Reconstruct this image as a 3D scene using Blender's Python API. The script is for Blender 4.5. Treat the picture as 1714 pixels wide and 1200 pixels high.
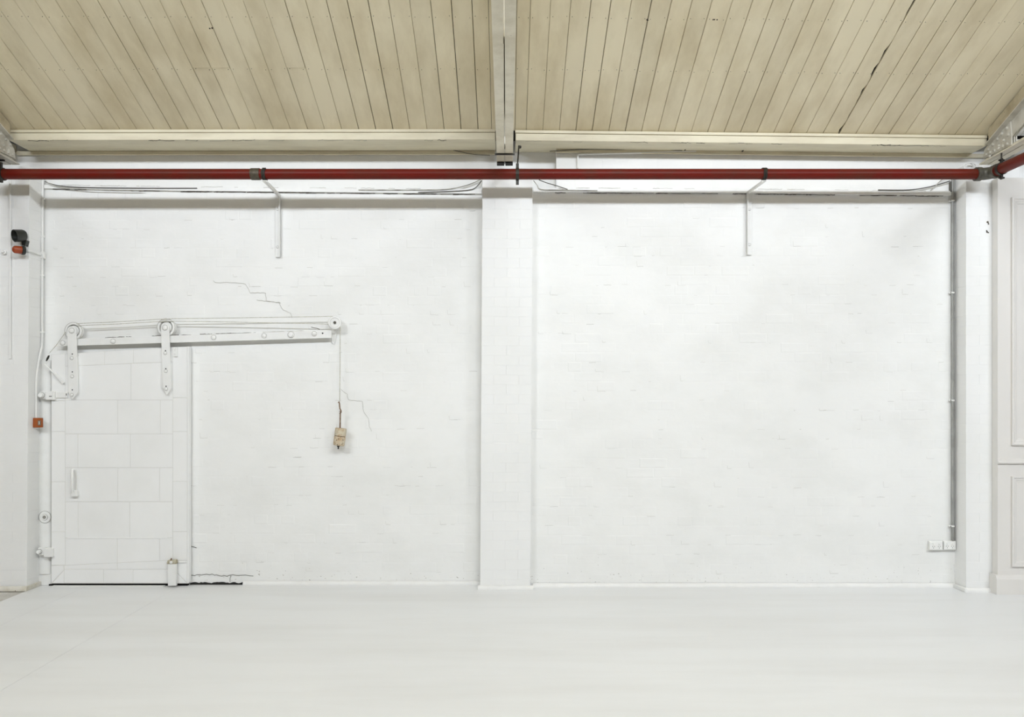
import bpy, bmesh, math, random
from mathutils import Vector, Matrix, Euler

random.seed(7)
for o in list(bpy.data.objects):
    bpy.data.objects.remove(o)
scn = bpy.context.scene
COL = scn.collection
R = math.radians

# ------------------------------------------------------------------ camera
F = 1300.0            # focal length in pixels of the 1714 x 1200 frame
CX, CY = 848.0, 660.0  # principal point
CAMH = 1.69
cd = bpy.data.cameras.new('camera')
cam = bpy.data.objects.new('camera', cd)
COL.objects.link(cam)
cam.location = (0, 0, CAMH)
cam.rotation_euler = (R(90), 0, 0)
cd.sensor_fit = 'HORIZONTAL'
cd.sensor_width = 36.0
cd.lens = F / 1714.0 * 36.0
cd.shift_x = (857 - CX) / 1714.0
cd.shift_y = (CY - 600) / 1714.0
cd.clip_start = 0.05
scn.camera = cam

# ------------------------------------------------------------------ light
world = bpy.data.worlds.new('world')
scn.world = world
world.use_nodes = True
bg = world.node_tree.nodes['Background']
bg.inputs[0].default_value = (0.75, 0.85, 1.0, 1)
bg.inputs[1].default_value = 0.05

RIDGE_Y = -1.2                     # sawtooth ridge, glazing stands below it
WIN_Z0, WIN_Z1 = 5.86, 6.42
WINS = [(-6.4, -3.2), (-0.2, 3.2), (5.2, 8.2)]     # clerestory windows, x ranges
LIGHT_W = [168, 188, 142]
for (a, b), w in zip(WINS, LIGHT_W):
    ld = bpy.data.lights.new('daylight', 'AREA')
    ld.shape = 'RECTANGLE'
    ld.size = b - a
    ld.size_y = WIN_Z1 - WIN_Z0
    ld.energy = w
    ld.color = (0.935, 0.995, 1.075)
    lo = bpy.data.objects.new('daylight', ld)
    COL.objects.link(lo)
    lo.location = ((a + b) / 2, RIDGE_Y + 0.06, (WIN_Z0 + WIN_Z1) / 2)
    lo.rotation_euler = (R(90), 0, 0)   # facing +Y into the room

vs = scn.view_settings
vs.view_transform = 'Standard'
vs.look = 'None'
vs.gamma = 1.0
vs.use_curve_mapping = False
vs.exposure = 0.83

# ------------------------------------------------------------------ pixel helpers
def PX(px, Y): return (px - CX) * Y / F
def PZ(py, Y): return CAMH + (CY - py) * Y / F
def P(px, py, Y): return Vector((PX(px, Y), Y, PZ(py, Y)))

# depths of the planes parallel to the back wall
YL, YR, YP, YPL, YPR = 6.90, 6.82, 6.74, 6.70, 6.65
YBEAM, YPIPE = 6.58, 6.48
SLOPE = 0.415
SA = math.atan(SLOPE)

# ------------------------------------------------------------------ materials
def srgb(r, g, b):
    def c(v):
        v /= 255.0
        return v / 12.92 if v <= 0.04045 else ((v + 0.055) / 1.055) ** 2.4
    return (c(r), c(g), c(b), 1)

def mat(name, col, rough=0.5, metal=0.0, var=0.0, var_scale=2.0, col2=None,
        stretch=(1, 1, 1), bump=0.0, bump_scale=30.0, chips=None, chip_thr=0.7,
        chip_scale=25.0, rnd=0.0, spec=0.5, low_chip=None, bump_dist=0.002):
    m = bpy.data.materials.new(name)
    m.use_nodes = True
    nt = m.node_tree
    N, L = nt.nodes, nt.links
    bs = N['Principled BSDF']
    bs.inputs['Roughness'].default_value = rough
    bs.inputs['Metallic'].default_value = metal
    bs.inputs['Specular IOR Level'].default_value = spec
    geo = N.new('ShaderNodeNewGeometry')
    mp = N.new('ShaderNodeMapping')
    mp.inputs['Scale'].default_value = stretch
    L.new(geo.outputs['Position'], mp.inputs['Vector'])
    cur = None
    rgb = N.new('ShaderNodeRGB')
    rgb.outputs[0].default_value = col
    cur = rgb.outputs[0]
    if col2 is not None:
        nz = N.new('ShaderNodeTexNoise')
        nz.inputs['Scale'].default_value = var_scale
        nz.inputs['Detail'].default_value = 6
        nz.inputs['Roughness'].default_value = 0.6
        L.new(mp.outputs[0], nz.inputs['Vector'])
        rp = N.new('ShaderNodeMapRange')
        rp.inputs['From Min'].default_value = 0.42
        rp.inputs['From Max'].default_value = 0.72
        rp.inputs['To Max'].default_value = var
        L.new(nz.outputs['Fac'], rp.inputs['Value'])
        mx = N.new('ShaderNodeMixRGB')
        L.new(rp.outputs[0], mx.inputs['Fac'])
        L.new(cur, mx.inputs['Color1'])
        mx.inputs['Color2'].default_value = col2
        cur = mx.outputs[0]
    if rnd > 0:
        oi = N.new('ShaderNodeObjectInfo')
        mr = N.new('ShaderNodeMapRange')
        mr.inputs['To Min'].default_value = 1 - rnd
        mr.inputs['To Max'].default_value = 1 + rnd
        L.new(oi.outputs['Random'], mr.inputs['Value'])
        hs = N.new('ShaderNodeHueSaturation')
        L.new(mr.outputs[0], hs.inputs['Value'])
        L.new(cur, hs.inputs['Color'])
        cur = hs.outputs[0]
    if chips is not None:
        nz2 = N.new('ShaderNodeTexNoise')
        nz2.inputs['Scale'].default_value = chip_scale
        nz2.inputs['Detail'].default_value = 5
        nz2.inputs['Roughness'].default_value = 0.65
        L.new(mp.outputs[0], nz2.inputs['Vector'])
        src = nz2.outputs['Fac']
        if low_chip:
            # paint wears off more near the ground (damp), z below low_chip metres
            sp = N.new('ShaderNodeSeparateXYZ')
            L.new(geo.outputs['Position'], sp.inputs[0])
            lr = N.new('ShaderNodeMapRange')
            lr.inputs['From Min'].default_value = 0.0
            lr.inputs['From Max'].default_value = low_chip
            lr.inputs['To Min'].default_value = 0.10
            lr.inputs['To Max'].default_value = 0.0
            L.new(sp.outputs['Z'], lr.inputs['Value'])
            ad = N.new('ShaderNodeMath')
            L.new(src, ad.inputs[0])
            L.new(lr.outputs[0], ad.inputs[1])
            src = ad.outputs[0]
        cr = N.new('ShaderNodeMapRange')
        cr.inputs['From Min'].default_value = chip_thr
        cr.inputs['From Max'].default_value = chip_thr + 0.02
        L.new(src, cr.inputs['Value'])
        mc = N.new('ShaderNodeMixRGB')
        L.new(cr.outputs[0], mc.inputs['Fac'])
        L.new(cur, mc.inputs['Color1'])
        mc.inputs['Color2'].default_value = chips
        cur = mc.outputs[0]
    L.new(cur, bs.inputs['Base Color'])
    if bump > 0:
        nb = N.new('ShaderNodeTexNoise')
        nb.inputs['Scale'].default_value = bump_scale
        nb.inputs['Detail'].default_value = 5
        L.new(mp.outputs[0], nb.inputs['Vector'])
        bp = N.new('ShaderNodeBump')
        bp.inputs['Strength'].default_value = bump
        bp.inputs['Distance'].default_value = bump_dist
        L.new(nb.outputs['Fac'], bp.inputs['Height'])
        L.new(bp.outputs[0], bs.inputs['Normal'])
    return m

M = {}
M['wall'] = mat('white_wall_paint', srgb(243, 243, 240), 0.55, col2=srgb(233, 233, 229), var=0.7,
                var_scale=1.7, bump=0.35, bump_scale=14, stretch=(1, 1, 1.6), bump_dist=0.004,
                chips=srgb(165, 160, 148), chip_thr=0.735, chip_scale=38, low_chip=0.35, rnd=0.003)
M['plaster'] = mat('white_plaster_paint', srgb(243, 243, 241), 0.55, col2=srgb(234, 234, 230), var=0.6,
                   var_scale=1.3, bump=0.25, bump_scale=9, chips=srgb(165, 160, 148), chip_thr=0.77,
                   chip_scale=40, bump_dist=0.004)
M['floor'] = mat('white_floor_paint', srgb(231, 232, 232), 0.36, col2=srgb(220, 220, 218), var=0.7,
                 var_scale=1.1, stretch=(0.35, 2.2, 1), bump=0.12, bump_scale=9,
                 chips=srgb(190, 184, 172), chip_thr=0.765, chip_scale=16, spec=0.4)
M['concrete'] = mat('grey_concrete', srgb(205, 203, 197), 0.7, col2=srgb(172, 168, 158), var=0.9,
                    var_scale=8, bump=0.3, bump_scale=60)
M['board'] = mat('cream_ceiling_paint', srgb(238, 227, 197), 0.6, col2=srgb(206, 191, 155), var=0.75,
                 var_scale=2.2, stretch=(1.6, 0.6, 0.6), bump=0.15, bump_scale=18,
                 chips=srgb(92, 80, 58), chip_thr=0.79, chip_scale=26, rnd=0.035)
M['board_white'] = mat('paler_ceiling_boards', srgb(236, 235, 231), 0.6, col2=srgb(220, 217, 208), var=0.6,
                       var_scale=1.4, rnd=0.02)  # boards past the right truss, paler than the cream ones
M['cream'] = mat('cream_timber_paint', srgb(226, 218, 192), 0.5, col2=srgb(205, 195, 168), var=0.8,
                 var_scale=5, stretch=(0.5, 2, 2), bump=0.2, bump_scale=25,
                 chips=srgb(72, 60, 44), chip_thr=0.735, chip_scale=30)
M['cream_rough'] = mat('dirty_shaded_cream', srgb(184, 172, 144), 0.55, col2=srgb(140, 126, 98), var=0.8,
                       var_scale=7, chips=srgb(60, 50, 36), chip_thr=0.70, chip_scale=30)  # truss packing: its shadow put into the colour, along with grime
M['steel_paint'] = mat('cream_steel_paint', srgb(224, 217, 197), 0.45, col2=srgb(188, 178, 152), var=0.7,
                       var_scale=6, chips=srgb(66, 55, 40), chip_thr=0.71, chip_scale=32)
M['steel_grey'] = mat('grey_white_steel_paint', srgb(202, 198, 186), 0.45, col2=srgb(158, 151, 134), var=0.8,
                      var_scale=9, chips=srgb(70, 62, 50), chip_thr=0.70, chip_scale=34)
M['hall'] = mat('brown_hall_timber', srgb(100, 79, 52), 0.7, col2=srgb(84, 64, 42), var=0.6, var_scale=1.0)
M['dark'] = mat('dark_void', srgb(34, 29, 22), 0.9)
M['black'] = mat('plain_black', srgb(24, 23, 20), 0.8)
M['blackmetal'] = mat('black_iron', srgb(46, 44, 39), 0.5, 0.3, col2=srgb(70, 58, 44), var=0.6, var_scale=40)
M['red'] = mat('red_pipe_paint', srgb(104, 22, 10), 0.42, col2=srgb(86, 40, 24), var=0.8, var_scale=5, spec=0.22,
               stretch=(1, 1, 1), chips=srgb(128, 108, 86), chip_thr=0.73, chip_scale=20)
M['fitting'] = mat('dull_fitting_metal', srgb(92, 84, 70), 0.5, 0.4, col2=srgb(66, 58, 46), var=0.9, var_scale=30)
M['fitting_grey'] = mat('grey_green_fitting', srgb(96, 94, 84), 0.5, 0.3, col2=srgb(70, 66, 58), var=0.8, var_scale=20)
M['wmetal'] = mat('white_metal_paint', srgb(241, 241, 238), 0.42, col2=srgb(230, 229, 224), var=0.5, var_scale=8,
                  bump=0.1, bump_scale=40, chips=srgb(120, 112, 98), chip_thr=0.765, chip_scale=50)
M['wdoor'] = mat('white_tin_paint', srgb(246, 246, 244), 0.42, col2=srgb(239, 239, 236), var=0.6, var_scale=3,
                 bump=0.2, bump_scale=7, rnd=0.008, bump_dist=0.003)
M['wjoint'] = mat('dark_seam_white', srgb(225, 224, 219), 0.5)  # door core darkened: seam shading and joint dirt in one colour
M['grimy'] = mat('grimy_skirting_paint', srgb(226, 223, 213), 0.55, col2=srgb(196, 188, 166), var=0.8, var_scale=9, chips=srgb(112, 98, 74), chip_thr=0.66, chip_scale=30)
M['rope'] = mat('pale_rope', srgb(205, 203, 190), 0.8, col2=srgb(150, 146, 130), var=0.8, var_scale=60)
M['cable'] = mat('grey_cable', srgb(190, 188, 180), 0.6, col2=srgb(110, 105, 95), var=0.8, var_scale=14)
M['rust'] = mat('rusty_iron', srgb(112, 82, 56), 0.75, col2=srgb(176, 160, 136), var=0.8, var_scale=40)
M['weight'] = mat('rusty_cream_weight', srgb(206, 196, 172), 0.7, col2=srgb(170, 122, 62), var=0.9, var_scale=18,
                  chips=srgb(78, 58, 36), chip_thr=0.60, chip_scale=60)
M['grey'] = mat('galvanised_conduit', srgb(168, 168, 164), 0.5, 0.0, col2=srgb(120, 119, 114), var=0.7, var_scale=6)
M['greydark'] = mat('dark_grey_cable', srgb(88, 86, 80), 0.6)
M['horn'] = mat('black_horn_plastic', srgb(44, 46, 42), 0.35)
M['orange'] = mat('amber_lens', srgb(158, 70, 34), 0.3, col2=srgb(128, 52, 26), var=0.6, var_scale=20)
M['orange_box'] = mat('orange_plastic', srgb(160, 82, 28), 0.45, col2=srgb(138, 66, 24), var=0.6, var_scale=20)
M['guide'] = mat('grimy_guide_paint', srgb(196, 190, 168), 0.6, col2=srgb(130, 116, 80), var=0.9, var_scale=40)
M['label'] = mat('dull_metal_plate', srgb(120, 116, 104), 0.45, 0.4)
M['plastic'] = mat('white_plastic', srgb(240, 240, 236), 0.35)
M['slot'] = mat('dark_slot', srgb(90, 88, 82), 0.7)
M['panel'] = mat('pale_grey_joinery_paint', srgb(230, 227, 222), 0.45, col2=srgb(225, 222, 216), var=0.5, var_scale=2)
M['crack'] = mat('hairline_crack', srgb(196, 194, 187), 0.9)
M['ridge'] = mat('paint_ridge', srgb(214, 213, 208), 0.8)
M['ringdark'] = mat('outline_grey', srgb(150, 147, 138), 0.9)  # outlines of fittings: crease shade and dirt put into one grey
M['grime'] = mat('dark_grime', srgb(70, 62, 50), 0.9)
M['glass'] = mat('window_glass', srgb(225, 232, 235), 0.1)
M['glass'].node_tree.nodes['Principled BSDF'].inputs['Transmission Weight'].default_value = 1.0

# ------------------------------------------------------------------ mesh builder
WORLD = {}

class MB:
    def __init__(s):
        s.v, s.f = [], []

    def add(s, vs, fs):
        b = len(s.v)
        s.v += [Vector(v) for v in vs]
        s.f += [tuple(i + b for i in f) for f in fs]
        return s

    def box(s, x0, x1, y0, y1, z0, z1):
        return s.add([(x0, y0, z0), (x1, y0, z0), (x1, y1, z0), (x0, y1, z0),
                      (x0, y0, z1), (x1, y0, z1), (x1, y1, z1), (x0, y1, z1)],
                     [(0, 3, 2, 1), (4, 5, 6, 7), (0, 1, 5, 4), (1, 2, 6, 5), (2, 3, 7, 6), (3, 0, 4, 7)])

    def prism(s, poly, d):
        """closed polygon of 3-D points extruded along vector d"""
        n = len(poly)
        d = Vector(d)
        vs = [Vector(p) for p in poly] + [Vector(p) + d for p in poly]
        fs = [tuple(range(n))[::-1], tuple(range(n, 2 * n))]
        fs += [(i, (i + 1) % n, n + (i + 1) % n, n + i) for i in range(n)]
        return s.add(vs, fs)

    def frame(s, d):
        d = Vector(d).normalized()
        a = Vector((0, 0, 1)) if abs(d.z) < 0.9 else Vector((1, 0, 0))
        u = d.cross(a).normalized()
        return u, d.cross(u).normalized()

    def lathe(s, o, axis, prof, n=20):
        """prof: list of (radius, distance along axis)"""
        o = Vector(o)
        ax = Vector(axis).normalized()
        u, w = s.frame(ax)
        vs, fs = [], []
        for r, t in prof:
            for k in range(n):
                a = 2 * math.pi * k / n
                vs.append(o + ax * t + (u * math.cos(a) + w * math.sin(a)) * r)
        m = len(prof)
        for i in range(m - 1):
            for k in range(n):
                k2 = (k + 1) % n
                fs.append((i * n + k, i * n + k2, (i + 1) * n + k2, (i + 1) * n + k))
        fs.append(tuple(range(n))[::-1])
        fs.append(tuple((m - 1) * n + k for k in range(n)))
        return s.add(vs, fs)

    def cyl(s, p0, p1, r, n=16, r1=None):
        p0, p1 = Vector(p0), Vector(p1)
        return s.lathe(p0, p1 - p0, [(r, 0), (r if r1 is None else r1, (p1 - p0).length)], n)

    def tube(s, pts, r, n=8, closed=False):
        pts = [Vector(p) for p in pts]
        m = len(pts)
        vs, fs = [], []
        prev = None
        for i, p in enumerate(pts):
            if closed:
                d = pts[(i + 1) % m] - pts[i - 1]
            else:
                d = pts[min(i + 1, m - 1)] - pts[max(i - 1, 0)]
            d.normalize()
            if prev is None:
                u, w = s.frame(d)
            else:
                u = (prev - d * prev.dot(d)).normalized()
                w = d.cross(u)
            prev = u
            for k in range(n):
                a = 2 * math.pi * k / n
                vs.append(p + (u * math.cos(a) + w * math.sin(a)) * r)
        for i in range(m if closed else m - 1):
            j = (i + 1) % m
            for k in range(n):
                k2 = (k + 1) % n
                fs.append((i * n + k, i * n + k2, j * n + k2, j * n + k))
        if not closed:
            fs.append(tuple(range(n))[::-1])
            fs.append(tuple((m - 1) * n + k for k in range(n)))
        return s.add(vs, fs)

    def mesh(s, name, origin, bevel=0.0, smooth=False, seg=2):
        me = bpy.data.meshes.new(name)
        me.from_pydata([tuple(v - origin) for v in s.v], [], s.f)
        bm = bmesh.new()
        bm.from_mesh(me)
        bmesh.ops.recalc_face_normals(bm, faces=bm.faces)
        if bevel > 0:
            ed = [e for e in bm.edges if len(e.link_faces) == 2 and e.calc_face_angle(0) > 0.6]
            bmesh.ops.bevel(bm, geom=ed, offset=bevel, segments=seg, profile=0.5, affect='EDGES', clamp_overlap=True)
        bm.to_mesh(me)
        bm.free()
        if smooth:
            for p in me.polygons:
                p.use_smooth = True
            me.set_sharp_from_angle(angle=R(42))
        return me

    def build(s, name, m, parent=None, bevel=0.0, smooth=False, origin=None, kind=None, label=None, seg=2):
        if origin is None:
            xs = [v.x for v in s.v]; ys = [v.y for v in s.v]; zs = [v.z for v in s.v]
            origin = Vector(((min(xs) + max(xs)) / 2, (min(ys) + max(ys)) / 2, min(zs)))
        me = s.mesh(name, Vector(origin), bevel, smooth, seg)
        me.materials.append(M[m])
        return link(name, me, origin, parent, kind, label)

def link(name, data, origin, parent=None, kind=None, label=None):
    o = bpy.data.objects.new(name, data)
    COL.objects.link(o)
    origin = Vector(origin)
    WORLD[o.name] = origin
    if parent is not None:
        o.parent = parent
        o.location = origin - WORLD[parent.name]
    else:
        o.location = origin
    if kind:
        o['kind'] = kind
    if label:
        o['label'] = label
    return o

def empty(name, loc):
    return link(name, None, loc)

def tag(o, label, cat, group=None, kind=None):
    o['label'] = label
    o['category'] = cat
    if group:
        o['group'] = group
    if kind:
        o['kind'] = kind
    return o

def struct(o, label, cat):
    return tag(o, label, cat, kind='structure')

def copy_at(o, loc, parent, rot=None):
    c = o.copy()
    COL.objects.link(c)
    WORLD[c.name] = Vector(loc)
    c.parent = parent
    c.location = Vector(loc) - (WORLD[parent.name] if parent else Vector((0, 0, 0)))
    if rot:
        c.rotation_euler = rot
    return c

def outline_ring(parent, c, r, t, m='ringdark'):
    """thin dark outline around a fitting, contact shade and dirt put into colour, facing -Y"""
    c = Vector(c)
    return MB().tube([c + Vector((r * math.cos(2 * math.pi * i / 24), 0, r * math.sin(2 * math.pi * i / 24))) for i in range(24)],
                     t, 5, closed=True).build('contact_ring', m, parent)

def bolt(parent, p, r=0.011, h=0.012, m='wmetal', name='bolt', n=6):
    """hexagonal bolt head pointing at the viewer (-Y), p on the surface"""
    p = Vector(p)
    if r > 0.007:
        outline_ring(parent, p + Vector((0, -0.0005, 0)), r * 1.42, 0.0013)
    return MB().lathe(p + Vector((0, 0.004, 0)), (0, -1, 0),
                      [(r * 1.35, 0), (r * 1.35, 0.006), (r, 0.0062), (r, h), (r * 0.7, h + 0.003)], n if n > 6 else 12
                      ).build(name, m, parent, smooth=True)

def face_poly(pix, Y):
    return [P(x, y, Y) for x, y in pix]

# ------------------------------------------------------------------ floor
FZ = 0.0
floor = MB().box(-9, 9, -4, 7.15, -0.25, -0.012).build('floor', 'concrete')
struct(floor, 'white painted sheet floor running up to the back wall', 'floor')
gx = [-4.13, -3.70, -2.885]
while gx[-1] < 8.9:
    gx.append(min(gx[-1] + 0.91, 9.0))
rowsY = [-4.0, -1.6, 0.8, 3.2]
GAP = 0.0005
for i in range(len(gx) - 1):
    off = 0.0 if i % 2 else 1.2
    ys = [-4.0] + [y for y in (-2.8 + off, -0.4 + off, 2.0 + off, 4.4 + off, 6.8 + off) if y < 6.2] + [6.93]
    for j in range(len(ys) - 1):
        g0, g1 = (0.0009 if i < 3 else 0.00005), (0.0009 if i < 2 else 0.00005)
        MB().box(gx[i] + g0, gx[i + 1] - g1, ys[j] + 0.0001, ys[j + 1] - 0.0001, -0.012, FZ).build('floor_sheet', 'floor', floor)
MB().box(-9, -4.135, -4, 6.93, -0.012, -0.006).build('concrete_strip', 'concrete', floor,
                                                    label='bare grey concrete strip beside the sheets')

# ------------------------------------------------------------------ bricks
CO, BL, HL = 0.0845, 0.241, 0.1205

def brick_mesh(w, h, bev=0.009, dep=0.0017):
    b = MB()
    a, c = w / 2, h / 2
    vs = [(-a, dep, -c), (a, dep, -c), (a, dep, c), (-a, dep, c)]
    # soft rounded pad: middle ring and front ring
    for k, t in ((0.45, 0.30), (1.0, 0.0)):
        vs += [(-a + bev * k, dep * t, -c + bev * k), (a - bev * k, dep * t, -c + bev * k),
               (a - bev * k, dep * t, c - bev * k), (-a + bev * k, dep * t, c - bev * k)]
    fs = []
    for r in (0, 4):
        for i in range(4):
            fs.append((r + i, r + (i + 1) % 4, r + 4 + (i + 1) % 4, r + 4 + i))
    fs.append((8, 9, 10, 11))
    b.add(vs, fs)
    me = b.mesh('brick', Vector((0, 0, 0)))
    me.materials.append(M['wall'])
    # make sure the front looks to -Y
    if me.polygons[-1].normal.y > 0:
        me.flip_normals()
    return me

BR_S = brick_mesh(BL, CO)
BR_H = brick_mesh(HL, CO)

def lay_bricks(parent, x0, x1, z0, z1, Y, skip, score, limit=300, proud=(-0.0006, 0.0016)):
    items = []
    n = int((z1 - z0) / CO)
    for c in range(n):
        z = z0 + CO * (c + 0.5)
        hdr = (c % 4 == 2)
        L = HL if hdr else BL
        x = x0 - (0 if hdr else (c % 2) * BL / 2) - (HL / 2 if hdr else 0)
        x += 0.02 * math.sin(c * 12.9)
        while x < x1:
            a, b = max(x, x0), min(x + L, x1)
            if b - a > 0.04 and not skip(a, b, z - CO / 2, z + CO / 2):
                p = random.uniform(-0.0003, 0.0003)
                if random.random() < 0.35:
                    p = random.uniform(*proud)
                items.append((a, b, z, L, p, random.uniform(-1, 1) * 0.007, random.uniform(-1, 1) * 0.005,
                              random.uniform(-1, 1) * 0.004))
            x += L
    full = [it for it in items if abs((it[1] - it[0]) - it[3]) < 1e-4]
    full.sort(key=lambda it: (it[3] != BL, score((it[0] + it[1]) / 2, it[2])))
    pick = full[:limit]
    ids = set(id(p) for p in pick)
    pw = WORLD[parent.name]
    for a, b, z, L, p, rx, rz, ry in pick:
        o = bpy.data.objects.new('brick', BR_S if L == BL else BR_H)
        COL.objects.link(o)
        o.parent = parent
        o.location = Vector(((a + b) / 2, Y - p, z)) - pw
        o.rotation_euler = (rx, ry, rz)
    rest = MB()
    for it in items:
        if id(it) in ids:
            continue
        a, b, z, L, p, rx, rz, ry = it
        w = b - a
        src = BR_S if L == BL else BR_H
        mtx = Matrix.Translation(((a + b) / 2, Y - p, z)) @ Euler((rx, ry, rz)).to_matrix().to_4x4()
        sx = w / L
        rest.add([mtx @ Vector((v.co.x * sx, v.co.y, v.co.z)) for v in src.vertices],
                 [tuple(f.vertices) for f in src.polygons])
    if rest.v:
        o = rest.build('brickwork', 'wall', parent, kind='stuff')

def pillar_bricks(parent, x0, x1, Y, Yb, z1):
    """courses of full-depth bricks around a core; every brick is a part"""
    n = int(z1 / CO)
    w = x1 - x0
    for c in range(n):
        z = CO * c
        cuts = [x0, (x0 + x1) / 2, x1] if c % 2 == 0 else [x0, x0 + w / 4, x0 + w * 3 / 4, x1]
        for i in range(len(cuts) - 1):
            j = random.uniform(-0.0004, 0.0004)
            e0 = random.uniform(-0.001, 0.001) if i == 0 else 0
            e1 = random.uniform(-0.0012, 0.0012) if i == len(cuts) - 2 else 0
            MB().box(cuts[i] + 0.0002 + e0, cuts[i + 1] - 0.0002 + e1, Y + j, Yb - 0.001, z, z + CO
                     ).build('brick', 'plaster', parent, bevel=0.0010, seg=1)

# ------------------------------------------------------------------ back wall
wall_back = MB().box(-9, 9, YL, 7.15, 0, 4.30).build('wall_back', 'wall')
struct(wall_back, 'white painted brick back wall of the bay with the sliding door', 'wall')
XPIL0, XPIL1 = PX(805.5, YP), PX(889.5, YP)
dx0, dx1 = PX(92, YL), PX(312, YL)
dz1 = PZ(600, YL)
zledge = PZ(320, YL)
def skipL(a, b, z0, z1):
    if a > dx0 and b < dx1 and z1 < dz1: return True
    if a > XPIL0 and b < PX(896, YL): return True
    if a > XPIL1 - 0.3 and b > PX(880, YL) and z1 < zledge - 0.05: return True
    return z1 > PZ(255, YL)
lay_bricks(wall_back, PX(70, YL), PX(931, YL), 0.03, 3.95, YL, skipL,
           lambda x, z: abs(x + 1.6) + abs(z - 1.7))
# bricks left of the left pillar are hidden; right bay is a separate, slightly proud skin
zl0, zl1 = PZ(318, YR), PZ(322, YR)
xA, xB = XPIL1 - 0.02, 4.30
xU = PX(931, YR)
wr = MB().prism([(xA, YR, 0), (xB, YR, 0), (xB, YR, 4.0), (xU, YR, 4.0), (xU, YR, zl0), (xA, YR, zl0)],
                (0, YL - YR, 0)).build('wall_back_right', 'wall')
struct(wr, 'plain white painted brick bay right of the central pilaster', 'wall')
def skipR(a, b, z0, z1):
    if z1 > zl0 - 0.02 and a < xU: return True
    return z1 > PZ(258, YR) or a > 3.96
lay_bricks(wr, XPIL1 + 0.003, 3.93, 0.03, 3.95, YR, skipR, lambda x, z: abs(x - 2.0) + abs(z - 1.7))

def paint_ridges(parent, x0, x1, z0, z1, Y, n, skip):
    m = MB()
    k = 0
    while k < n:
        x = random.uniform(x0, x1)
        c = int(random.uniform(0, (z1 - z0) / CO))
        z = z0 + CO * c + random.uniform(-0.006, 0.006)
        if skip(x, x + 0.05, z - 0.05, z + 0.05): continue
        k += 1
        L = random.uniform(0.012, 0.075)
        m.tube([(x + L * t / 4, Y, z + random.uniform(-0.0015, 0.0015)) for t in range(5)], random.uniform(0.0008, 0.0019), 4)
        if random.random() < 0.25:
            m.tube([(x, Y, z), (x - 0.004, Y, z + random.uniform(0.01, 0.05))], 0.0011, 4)
    m.build('paint_ridges', 'ridge', parent, kind='stuff')
paint_ridges(wall_back, PX(90, YL), XPIL0 - 0.05, 0.03, 3.4, YL - 0.0014, 190, skipL)
paint_ridges(wr, XPIL1 + 0.05, 3.80, 0.03, 3.4, YR - 0.0014, 190, skipR)

# stepped hairline cracks in the left bay
def crack(parent, pix, Y, r=0.0016, m='crack', jit=1.0):
    pts = []
    for (x0, y0), (x1, y1) in zip(pix[:-1], pix[1:]):
        k = max(2, int(math.hypot(x1 - x0, y1 - y0) / 4))
        for i in range(k):
            t = i / k
            pts.append(P(x0 + (x1 - x0) * t + random.uniform(-jit, jit) * 0.6,
                         y0 + (y1 - y0) * t + random.uniform(-jit, jit) * 0.6, Y))
    pts.append(P(*pix[-1], Y))
    MB().tube(pts, r, 5).build('crack', m, parent)
crack(wall_back, [(357, 470), (361, 473), (396, 473), (411, 475), (419, 490), (444, 490), (446, 504), (467, 506), (474, 519), (486, 524), (489, 532)], YL - 0.0042)
crack(wall_back, [(571, 652), (581, 660), (583, 669), (606, 672), (609, 689), (617, 700), (618, 714), (622, 722)], YL - 0.0042)
crack(wall_back, [(430, 502), (470, 507)], YL - 0.0042)
crack(wall_back, [(321, 963), (346, 961), (380, 964), (386, 962), (424, 964)], YL - 0.0035, 0.002, 'grime', 2)
crack(wall_back, [(386, 963), (385, 974)], YL - 0.0035, 0.002, 'grime', 2)
crack(wall_back, [(320, 913), (329, 917)], YL - 0.0035, 0.0025, 'grime', 2)

# ragged black strip painting the shaded gap under the wall, where the skirting stops
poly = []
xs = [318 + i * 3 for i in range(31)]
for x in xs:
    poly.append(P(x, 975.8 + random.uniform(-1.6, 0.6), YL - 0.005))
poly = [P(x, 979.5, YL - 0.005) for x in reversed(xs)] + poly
MB().prism(poly, (0, 0.02, 0)).build('wall_gap_shade', 'black', wall_back, label='ragged black strip painted as the shaded gap above the floor')

# central pilaster and the two end pillars
def pillar(name, x0, x1, Y, Yb, z1, label, lean=0.0):
    o = MB().box(x0 + 0.004, x1 - 0.004, Y + 0.004, Yb, 0, z1).build(name, 'plaster')
    struct(o, label, 'pillar')
    pillar_bricks(o, x0, x1, Y, Yb, z1)
    o.rotation_euler = (0, lean, 0)
    return o
pil = pillar('wall_pilaster', XPIL0 - 0.010, XPIL1 - 0.010, YP, YL, PZ(281, YP),
             'slim white painted pilaster dividing the two wall bays', R(0.33))
XLP = PX(44.5, YPL)
pl = pillar('wall_pillar_left', XLP - 0.50, XLP, YPL, YL, 3.66, 'white brick pillar at the far left under the alarm horn', R(0.4))
o = MB().box(-9, XLP - 0.06 - 0.18, YPL - 0.012, YL - 0.002, 0.0, 3.64).build('wall_left_return', 'plaster')
struct(o, 'flat white wall strip at the left edge of the picture', 'wall')
XRP = PX(1617, YPR)
pr = pillar('wall_pillar_right', XRP, XRP + 0.46, YPR, YL, 3.66, 'white brick pillar between the right bay and the panelled partition')
# chipped fixings on the right pillar
for (x, y) in ((1655, 373), (1655, 388)):
    m = MB()
    for k in range(4):
        c = P(x + random.uniform(-4, 0), y + random.uniform(-2, 2), YPR - 0.001)
        m.lathe(c, (0, -1, 0), [(0.006, 0), (0.005, 0.004)], 5)
    m.build('paint_chip', 'grime', pr)
m = MB()
m.tube([P(1650, 985, YPR - 0.002), P(1647, 990, YPR - 0.002)], 0.003, 5)
m.build('paint_chip', 'grime', pr)

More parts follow.
